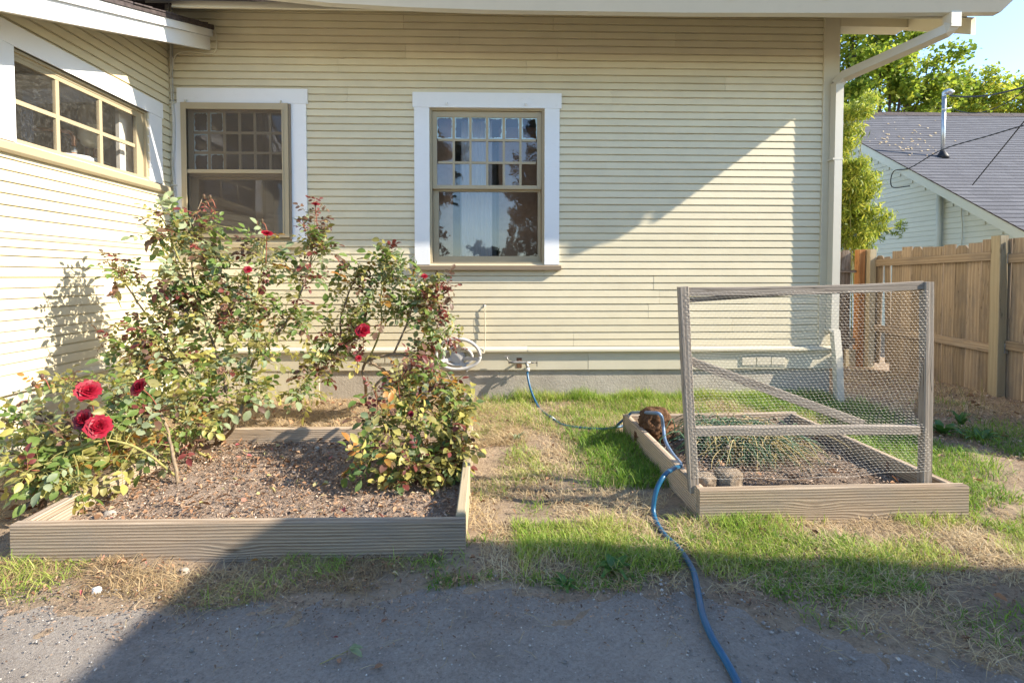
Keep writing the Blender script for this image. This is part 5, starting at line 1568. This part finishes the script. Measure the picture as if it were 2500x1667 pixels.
def flakes(n, sampler, zf, s0, s1, aspect, lift, t0, t1, curl=.4):
    xy = sampler(n)
    n = len(xy)
    a = RNG.uniform(0, 2 * np.pi, n); s = RNG.uniform(s0, s1, n); asp = RNG.uniform(aspect * .6, min(1, aspect * 1.4), n)
    tilt = RNG.normal(0, .35, (n, 2))
    e1 = np.stack([np.cos(a), np.sin(a), tilt[:, 0]], -1) * s[:, None]
    e2 = np.stack([-np.sin(a), np.cos(a), tilt[:, 1]], -1) * (s * asp)[:, None]
    p = np.stack([xy[:, 0], xy[:, 1], zf(xy[:, 0], xy[:, 1]) + lift * s], -1)
    up = np.zeros((n, 3)); up[:, 2] = s * curl * RNG.uniform(0, 1.2, n)
    V = np.stack([p - e1, p - e1 * .1 + e2 + up, p + e1 * .6 + e2 * .55 + up * .8, p + e1 + up * .2, p + e1 * .35 - e2 * .8 + up, p - e1 * .5 - e2 * .6 + up * .7], 1).reshape(-1, 3)
    o = np.arange(n)[:, None] * 6
    F = [np.concatenate([o + np.array([0, 1, 2, 3]), o + np.array([0, 3, 4, 5])])]
    return V, F, np.repeat(RNG.uniform(t0, t1, n), 6)
def inside(b, e=.06):
    return lambda n: np.stack([RNG.uniform(b[0] + e, b[1] - e, n), RNG.uniform(b[2] + e, b[3] - e, n)], -1)
def merge(parts):
    Vs, Fs, Ts, b = [], [], [], 0
    for V, F, T in parts:
        Vs.append(V); Fs += [f + b for f in F]; Ts.append(T); b += len(V)
    return np.concatenate(Vs), Fs, np.concatenate(Ts)
fl = lambda z: (lambda x, y: np.full(len(x), z))
V, F, T = merge([flakes(9000, inside(LB), fl(ZL + .006), .002, .008, .5, .3, .1, 1), flakes(1500, inside(LB), fl(ZL + .008), .006, .014, .3, .4, .2, 1)])
tag(bulk('soil_crumbs', V, F, CHIPS, T), 'soil crumbs and wood bits lying in the left bed', 'mulch', kind='stuff')
V, F, T = merge([flakes(8000, inside(RB), fl(ZR + .008), .002, .009, .5, .3, 0, .9), flakes(1800, inside(RB), fl(ZR + .01), .006, .016, .3, .4, .1, 1)])
tag(bulk('soil_crumbs', V, F, CHIPS, T), 'dark mulch crumbs lying in the right bed', 'mulch', kind='stuff')
yardz = lambda x, y: gh(x, y) + .012
V, F, T = merge([flakes(420, inside(LB), fl(ZL + .014), .006, .020, .55, .5, 0, 1, .9), flakes(2600, inside(LB), fl(ZL + .010), .004, .013, .45, .5, 0, .7, .7),
                 flakes(700, lambda n: zone(n, .2, 5.0, -2.98, -2.6), yardz, .004, .011, .45, .5, 0, .65, .7),
                 flakes(300, lambda n: zone(n, .2, 2.9, -2.95, -2.6), yardz, .005, .014, .5, .5, 0, 1, .9),
                 flakes(200, lambda n: zone(n, .05, 2.85, -1.3, -.05), yardz, .012, .03, .6, .5, 0, .6, .8),
                 flakes(170, lambda n: zone(n, 2.85, 3.93, -2.6, -.8), yardz, .006, .016, .5, .5, 0, .6, .9),
                 flakes(200, lambda n: zone(n, 4.0, 7.9, -3.4, 1.4), yardz, .012, .03, .6, .5, 0, .7, .8),
                 flakes(60, inside(RB), fl(ZR + .016), .012, .03, .6, .5, 0, .6, .8),
                 flakes(120, lambda n: zone(n, .03, .95, -2.6, -1.2), yardz, .015, .045, .6, .5, 0, .5, .8)])
tag(bulk('leaf_litter', V, F, LITTER, T), 'small brown, orange and pink fallen leaves strewn over soil', 'leaf litter', kind='stuff')
# mulch towards the fence
V, F, T = flakes(9000, lambda n: zone(n, 6.2, 8.03, -2.6, 1.75), yardz, .004, .016, .4, .3, .15, .95)
tag(bulk('wood_mulch', V, F, CHIPS, T), 'coarse wood mulch on the ground along the side fence', 'mulch', kind='stuff')

V, F, T = merge([flakes(5200, lambda n: zone(n, .1, 5.4, -3.2, -2.62), yardz, .0025, .009, .5, .3, 0, .55, .3),
                 flakes(3600, lambda n: np.stack([RNG.uniform(.1, 5.2, n), np.interp(RNG.uniform(0, 1, n), [0, 1], [0, 1]) * 0 - 2.86 - np.abs(RNG.normal(0, .11, n))], -1), lambda x, y: gh(x, y) + .014, .002, .007, .5, .3, 0, .6, .3)])
tag(bulk('loose_dirt', V, F, CHIPS, T), 'dark loose dirt crumbling along the driveway edge', 'dirt', kind='stuff')

# grit on the driveway
def grit(n, x0, x1, y0, y1, s0, s1, pw=2.5):
    x, y = RNG.uniform(x0, x1, n), RNG.uniform(y0, y1, n)
    ok = y < np.interp(x, DRV_X, DRV_Y) + .05
    x, y = x[ok], y[ok]; n = len(x)
    s = s0 + (s1 - s0) * RNG.random(n) ** pw
    p = np.stack([x, y, gh(x, y) + .011 + s * .15], -1)
    dirs = np.array([(1, 0, 0), (0, 1, 0), (-1, 0, 0), (0, -1, 0), (0, 0, .7), (0, 0, -.7)], float)
    a = RNG.uniform(0, 6.3, n); ca, sa = np.cos(a), np.sin(a)
    D = dirs[None] * RNG.uniform(.6, 1.3, (n, 6, 1)) * s[:, None, None]
    V = np.stack([D[..., 0] * ca[:, None] - D[..., 1] * sa[:, None], D[..., 0] * sa[:, None] + D[..., 1] * ca[:, None], D[..., 2]], -1) + p[:, None]
    o = np.arange(n)[:, None] * 6
    tri = [(0, 1, 4), (1, 2, 4), (2, 3, 4), (3, 0, 4), (1, 0, 5), (2, 1, 5), (3, 2, 5), (0, 3, 5)]
    return V.reshape(-1, 3), [np.concatenate([o + np.array(t) for t in tri])], np.repeat(RNG.uniform(0, 1, n), 6)
V, F, T = merge([grit(15000, .2, 5.2, -4.0, -2.75, .001, .0045), grit(1300, 3.5, 5.0, -4.0, -2.8, .002, .010), grit(160, .5, 5, -4, -2.8, .005, .012)])
tag(bulk('gravel', V, F, STONES, T, smooth=False), 'fine gravel and grit sprinkled over the driveway', 'gravel', kind='stuff')
tw_ = MB()
rnd = random.Random(5)
for k in range(170):
    p = hg(rnd.uniform(300, 2450), rnd.uniform(1320, 1640), .016)
    a = rnd.uniform(0, 6.3); L = rnd.uniform(.015, .07)
    q = p + Vector((math.cos(a) * L, math.sin(a) * L, rnd.uniform(-.004, .012)))
    tw_.tube([p, p.lerp(q, .5) + Vector((rnd.uniform(-.006, .006), rnd.uniform(-.006, .006), .004)), q], rnd.uniform(.0006, .0013), 4, cap=False)
o = tw_.build('straw_bits', POSTWOOD)
tag(o, 'loose straws and thin twigs scattered over the driveway edge', 'twigs', kind='stuff')

# ---- a few single leaves and stones that stand out on the driveway
def dead_leaf(px, py, L, mat, label, a, name='fallen_leaf'):
    p = onZ(px, py, .0)
    p = Vector((p.x, p.y, gz1(p.x, p.y) + .020))
    m = MB()
    leaflet(m, Vector((-L / 2, 0, 0)), Vector((1, 0, .12)), Vector((0, 0, 1)), L, 0, .45, .6)
    m.tube([(-L / 2, 0, 0), (-L * .85, .004, .002)], .0008, 5)
    o = m.build(name, mat, None, Matrix.Translation(p) @ Matrix.Rotation(a, 4, 'Z'))
    return tag(o, label, 'leaf', 'single leaves on the driveway')
dead_leaf(925, 1634, .030, PETALDRY, 'curled tan leaf lying nearest the bottom edge of the driveway', .6)
dead_leaf(828, 1624, .024, PETALDRY, 'small pale dry leaf beside the green sprig on the driveway', 1.9)
dead_leaf(938, 1525, .026, PETALDRY, 'tan dry leaf lying alone in the middle of the driveway shade', .9)
dead_leaf(622, 1378, .030, L_ORANGE, 'orange dry leaf in the litter before the left bed', .4)
dead_leaf(820, 1565, .016, L_RED, 'tiny red petal on the dark driveway', .2)
sp = hg(850, 1600, .02)
spr = thing('green_sprig', 'fresh green leaf sprig dropped on the driveway', 'sprig', sp)
MB().tube([sp + Vector((-.07, -.05, 0)), sp], .0014, 5).build('stem', BARK, spr)
for k, (a, L) in enumerate(((.3, .045), (-.5, .05), (1.4, .03))):
    m = MB()
    leaflet(m, Vector((0, 0, 0)), Vector((1, 0, .1)), Vector((0, 0, 1)), L, 0, .5, .45)
    m.build('leaf', L_BLUE, spr, Matrix.Translation(sp + Vector((.006 * k, 0, .003))) @ Matrix.Rotation(a, 4, 'Z'))
p = hg(236, 1448, .006)
tag(lump('white_pebble', (p.x, p.y, p.z - .006), .018, .013, .018, WHITEPLASTIC, .8, .2, 5, 14, 8), 'small white lump on the sunlit ground before the left bed', 'pebble')
for i, (px, py, rx, lab) in enumerate(((268, 1258, .032, 'flat grey stone inside the left bed by its front board'), (545, 1075, .030, 'grey stone at the far left corner of the left bed'), (775, 1098, .022, 'small pale stone at the foot of the far board of the left bed'))):
    p = onZ(px, py, ZL)
    tag(lump('stone', (p.x, p.y, ZL - .008), rx, rx * .7, .032, CONCRETE, .7, .15, 6 + i, 16, 8), lab, 'stone', 'loose stones around the left bed')
p = onZ(450, 1392, .0)
tag(lump('stone', (p.x, p.y, gz1(p.x, p.y) - .006), .022, .016, .026, CONCRETE, .7, .2, 11, 14, 8), 'grey pebble in the dry grass before the left bed', 'stone', 'loose stones around the left bed')

# ================================================================== small plants
def arc_leaf(base, a, L, w, rise, mat, parent, name='leaf', segs=5, lobes=False):
    v, f = [], []
    d = Vector((math.cos(a), math.sin(a), 0)); s = Vector((-math.sin(a), math.cos(a), 0))
    for i in range(segs + 1):
        t = i / segs
        c = base + d * (L * t) + Vector((0, 0, rise * math.sin(t * 2.3)))
        ww_ = w * (math.sin(min(1, t * 1.25 + .12) * math.pi * .93) ** .7 + .08) * (1 - .25 * (i % 2) * lobes)
        v += [c - s * ww_ / 2 + Vector((0, 0, ww_ * .18)), c, c + s * ww_ / 2 + Vector((0, 0, ww_ * .18))]
    for i in range(segs):
        q = i * 3
        f += [(q, q + 1, q + 4, q + 3), (q + 1, q + 2, q + 5, q + 4)]
    return MB().add(v, f, 0, True).build(name, mat, parent)
def weed(px, py, label, n, L, w, rise, seed, mat=WEED):
    rnd = random.Random(seed)
    p = hg(px, py, .004)
    t = thing('broadleaf_weed', label, 'weed', p, 'broad-leaved weeds')
    for k in range(n):
        a = k * 2.4 + rnd.uniform(-.3, .3)
        arc_leaf(p + Vector((rnd.uniform(-.008, .008), rnd.uniform(-.008, .008), 0)), a, L * rnd.uniform(.6, 1.1), w * rnd.uniform(.7, 1.1), rise * rnd.uniform(.5, 1.3), mat, t, lobes=True, segs=6)
weed(1500, 1400, 'broad-leaved green weed growing at the driveway edge left of the hose', 11, .10, .034, .035, 1)
weed(1378, 1432, 'small low weed at the driveway edge, left of the larger weed', 8, .06, .026, .02, 2)
weed(1262, 1080, 'pale spiky weed in the dry path between the beds', 9, .07, .020, .04, 3, L_BLUE)
weed(2300, 1050, 'dark leafy weed in the grass right of the trellis', 14, .16, .05, .07, 4)
weed(2390, 1065, 'spreading dark weed near the right edge of the picture', 12, .14, .045, .05, 5)
weed(2345, 1030, 'upright weed between two darker ones right of the trellis', 9, .12, .03, .09, 6)
stalks = thing('wild_stalks', 'thin upright wild stalks standing on the mulch right of the trellis', 'weed', hg(2330, 1000))
for k in range(7):
    p = hg(2300 + k * 17, 1000 + (k % 3) * 6, 0)
    q = p + Vector((rnd.uniform(-.08, .08), rnd.uniform(-.05, .05), rnd.uniform(.18, .36)))
    MB().tube(spline([p, p.lerp(q, .5) + Vector((.02, 0, 0)), q], 4), .0016, 5, cap=False).build('stalk', BARK, stalks)

# floppy onions in the right bed
oc = onZ(1800, 1105, ZR)
on_ = thing('onion_clump', 'floppy blue-green onion clump with dry yellow leaves in the right bed', 'onions', oc)
vv, tt = MB(), []
rnd = random.Random(31)
for k in range(950):
    a = rnd.gauss(-1.1, 1.6)
    r0 = abs(rnd.gauss(0, .07))
    b = Vector((oc.x + rnd.gauss(.02, .11), oc.y + rnd.gauss(.06, .10), ZR))
    L = rnd.uniform(.16, .40)
    rise = rnd.uniform(.07, .17)
    d = Vector((math.cos(a), math.sin(a) * .8, 0)) * L * .85
    pts = [b, b + d * .25 + Vector((0, 0, rise)), b + d * .65 + Vector((rnd.uniform(-.02, .02), 0, rise * .75)), b + d + Vector((rnd.uniform(-.03, .03), 0, rnd.uniform(.005, .05)))]
    pts[-1].x = min(max(pts[-1].x, RB[0] + .06), RB[1] - .06); pts[-1].y = min(max(pts[-1].y, RB[2] + .09), RB[3] - .06)
    n0 = len(vv.v)
    vv.tube(spline(pts, 3), [.0026, .0028, .003, .003, .0028, .0026, .0024, .002, .0016, .0009], 4, cap=False)
    dry = rnd.random() < (.55 if b.y + d.y < oc.y - .05 else .16)
    tt += [rnd.uniform(.6, 1) if dry else rnd.uniform(0, .45)] * (len(vv.v) - n0)
o = bulk('blades', np.array(vv.v), [np.array(vv.f)], ONION, tt, on_, smooth=True)
o['kind'] = 'stuff'
for px, py, z in ((1893, 1022, .30), (1778, 1092, .20), (1905, 1066, .17), (2045, 1116, .12), (1848, 1130, .13), (1976, 1148, .11), (1908, 1118, .12)):
    p = onZ(px, py, z)
    MB().lathe([(.002, -.016), (.011, -.010), (.015, 0), (.012, .009), (.003, .014)], 8).build('seed_head', DRYCLAY, on_, Matrix.Translation(p))
    MB().tube(spline([p, p.lerp(oc, .4) + Vector((0, 0, .05)), oc + Vector((rnd.uniform(-.05, .05), rnd.uniform(-.05, .05), 0))], 4), .0014, 5, cap=False).build('seed_stalk', POSTWOOD, on_)

# ================================================================== trees and bamboo
def foliage_mass(cl, n, size, aspect, rnd_seed, droop=0.0, t0=0., t1=1., sub=26):
    r = np.random.default_rng(rnd_seed)
    P = []
    wts = np.array([c[1] ** 2 for c in cl]); wts = wts / wts.sum()
    for (c, rad, dep), w in zip(cl, wts):
        m = int(n * w)
        k = max(4, int(sub))
        cc = r.normal(0, 1, (k, 3)); cc /= np.linalg.norm(cc, axis=1)[:, None]
        cc *= (r.random((k, 1)) ** .4)
        pick = r.integers(0, k, m)
        q = cc[pick] * .9 + r.normal(0, .135, (m, 3))
        P.append(np.array(c)[None] + q * np.array([rad, dep, rad])[None])
    P = np.concatenate(P); n = len(P)
    d = r.normal(0, 1, (n, 3)); d[:, 2] -= droop * 2; d /= np.linalg.norm(d, axis=1)[:, None]
    u = r.normal(0, 1, (n, 3)) + np.array([.3, -.2, .8]); s = np.cross(d, u); s /= np.linalg.norm(s, axis=1)[:, None]
    L = size * r.uniform(.6, 1.3, n)[:, None]
    nrm = np.cross(s, d)
    V = np.stack([P - d * L * .5, P - s * L * aspect * .5 + nrm * L * .1, P + d * L * .5, P + s * L * aspect * .5 + nrm * L * .1], 1).reshape(-1, 3)
    o = np.arange(n)[:, None] * 4
    return V, [o + np.array([0, 1, 2, 3])], np.repeat(np.clip(r.uniform(t0, t1, n), 0, 1), 4)
def tree(name, label, cat, base, cl, n, size, aspect, mat, seed, group=None, r0=.16, bark=TREEBARK, t0=0., t1=1., droop=0., sub=26):
    rnd = random.Random(seed)
    t = thing(name, label, cat, base, group)
    base = Vector(base)
    top = Vector(np.mean([np.array(c[0]) for c in cl], axis=0))
    fork = base.lerp(top, .45); fork.x = base.x * .6 + fork.x * .4
    m = MB().tube(spline([base - Vector((0, 0, .3)), base.lerp(fork, .5) + Vector((.05, 0, 0)), fork], 4), [r0 * (1.15 - .35 * i / 8) for i in range(9)], 10)
    m.build('trunk', bark, t)
    for (c, rad, dep) in cl:
        c = Vector(c)
        mid = fork.lerp(c, .5) + Vector((rnd.uniform(-1, 1), rnd.uniform(-1, 1), .4)) * rad * .15
        MB().tube(spline([fork, mid, c], 4), [r0 * (.5 - .42 * i / 8) for i in range(9)], 7).build('limb', bark, t)
        for k in range(9):
            e = c + Vector((rnd.uniform(-1, 1) * rad, rnd.uniform(-1, 1) * dep, rnd.uniform(-.5, 1) * rad)) * .85
            MB().tube([c.lerp(mid, .2), c.lerp(e, .5) + Vector((0, 0, .05 * rad)), e], [r0 * .12, r0 * .08, r0 * .03], 5).build('branch', bark, t)
    V, F, T = foliage_mass(cl, n, size, aspect, seed, droop, t0, t1, sub)
    o = bulk('crown', V, F, mat, T, t)
    o['kind'] = 'stuff'
    return t
def cl_px(lst, Y, dep=None):
    out = []
    for px, py, r in lst:
        c = onY(px, py, Y)
        rr = r * (Y - CAM.y) / FPX
        out.append((tuple(c), rr, dep or rr))
    return out
c1 = cl_px([(2075, 110, 75), (2170, 140, 85), (2265, 195, 70), (2110, 215, 85), (2215, 245, 80), (2225, 85, 55), (2070, 40, 60), (2150, 60, 60), (2060, 260, 60), (2300, 250, 50)], 15, 2.0)
b1 = onY(2150, 200, 15); b1.z = 0
tree('maple_tree', 'large yellow-green maple rising behind the neighbouring roof', 'tree', b1, c1, 13000, .19, .7, MAPLE, 41, r0=.2, t1=.85, sub=20)
c2 = cl_px([(2350, 215, 50), (2400, 245, 55), (2440, 270, 40), (2350, 270, 50)], 17, 1.6)
b2 = onY(2380, 200, 17); b2.z = 0
tree('maple_tree', 'smaller yellow-green tree behind the roof mast', 'tree', b2, c2, 6500, .17, .6, MAPLE, 42, r0=.15, t0=.1)
c3 = cl_px([(2500, 240, 40), (2540, 225, 60), (2480, 275, 35)], 17, 1.5)
b3 = onY(2520, 230, 17); b3.z = 0
tree('maple_tree', 'yellowing tree cut by the right edge of the picture', 'tree', b3, c3, 4500, .17, .6, MAPLE, 43, r0=.15, t0=.2)
cb = cl_px([(2075, 285, 38), (2105, 262, 30), (2062, 340, 34), (2070, 410, 48), (2100, 455, 42), (2075, 500, 55), (2110, 540, 45), (2080, 585, 55), (2060, 450, 40)], 3.9, .45)
bb = onY(2080, 600, 3.9); bb.z = 0
bam = thing('bamboo', 'yellow-green bamboo clump between the house corner and the neighbouring wall', 'bamboo', bb)
rnd = random.Random(51)
for k in range(12):
    p = bb + Vector((rnd.uniform(-.35, .35), rnd.uniform(-.4, .4), 0))
    c = Vector(cb[k % len(cb)][0])
    MB().tube(spline([p, p.lerp(c, .55) + Vector((0, 0, .2)), c + Vector((rnd.uniform(-.15, .15), 0, rnd.uniform(0, .25)))], 5), [.012 - .009 * i / 10 for i in range(11)], 6).build('culm', BARK, bam)
V, F, T = foliage_mass(cb, 13000, .13, .16, 52, .55, 0, 1, 40)
V2, F2, T2 = foliage_mass(cl_px([(2190, 562, 24), (2155, 575, 22)], 3.9, .15), 260, .11, .14, 53, .2, 0, .6, 10)
V, F, T = merge([(V, F, T), (V2, F2, T2)])
o = bulk('leaves', V, F, BAMBOO, T, bam)
o['kind'] = 'stuff'
# yard behind the camera: what the window panes mirror
def cl_w(lst): return [((x, y, z), r, r) for x, y, z, r in lst]
tree('shade_tree', 'dark spreading tree behind the camera, mirrored in the middle window', 'tree', (6.6, -19, 0), cl_w([(6.0, -19, 7.6, 1.6), (5.2, -19, 6.4, 1.2), (6.4, -19, 6.0, 1.7), (5.9, -19, 4.4, 1.3), (7.2, -19, 4.6, 1.5), (7.6, -19, 7.0, 1.8), (6.2, -19, 3.2, .9), (5.4, -19.2, 8.6, 1.1), (4.9, -19, 5.3, 1.0), (5.0, -19, 7.4, 1.0), (4.6, -19.3, 3.9, .7), (4.9, -19, 4.5, 1.0), (5.2, -19, 3.2, .9), (4.5, -19, 6.3, .9), (5.4, -19, 7.2, 1.0), (5.6, -19, 5.5, 1.2), (4.1, -19, 5.3, .5), (5.3, -19, 2.4, .7)]), 40000, .15, .5, DARKLEAF, 61, r0=.22)
tree('shade_tree', 'dark tree behind the camera at left, mirrored in both windows', 'tree', (-.5, -18, 0), cl_w([(.0, -18, 6.8, 1.5), (-.9, -18, 5.2, 1.9), (.1, -18, 4.6, 1.0), (-1.2, -18, 7.2, 1.8), (-.3, -18, 3.4, 1.0), (-2.6, -18, 5.2, 1.8), (.7, -18, 5.9, .8), (.6, -18, 7.6, .9), (.6, -18, 3.2, .6), (.9, -18, 4.8, .6), (.9, -18, 6.6, .7), (.5, -18, 2.3, .6)]), 24000, .17, .5, DARKLEAF, 62, r0=.2)
tree('conifer', 'small dark conifer behind the camera, mirrored low in the middle window', 'tree', (4.4, -24, 0), cl_w([(4.4, -24, 3.6, .35), (4.4, -24, 2.9, .6), (4.4, -24, 2.1, .85), (4.4, -24, 1.3, 1.0)]), 4000, .2, .3, DARKLEAF, 63, r0=.1)
tree('round_tree', 'small rounded tree behind the camera, mirrored low in the middle window', 'tree', (2.8, -24, 0), cl_w([(2.8, -24, 2.2, .8), (2.5, -24, 2.7, .6), (3.1, -24, 2.5, .6)]), 2500, .2, .6, DARKLEAF, 64, r0=.1)
sh_ = thing('rear_shed', 'low brown shed behind the camera, mirrored along the foot of the window', 'shed', (2, -27, 0))
MB().box(-9, 14, -29, -27, 0, 1.5).build('wall', DARKTAN, sh_)
MB().prism([(-29.4, 1.5), (-26.6, 1.5), (-28, 2.3)], -9.3, 14.3).build('roof', RUST, sh_)
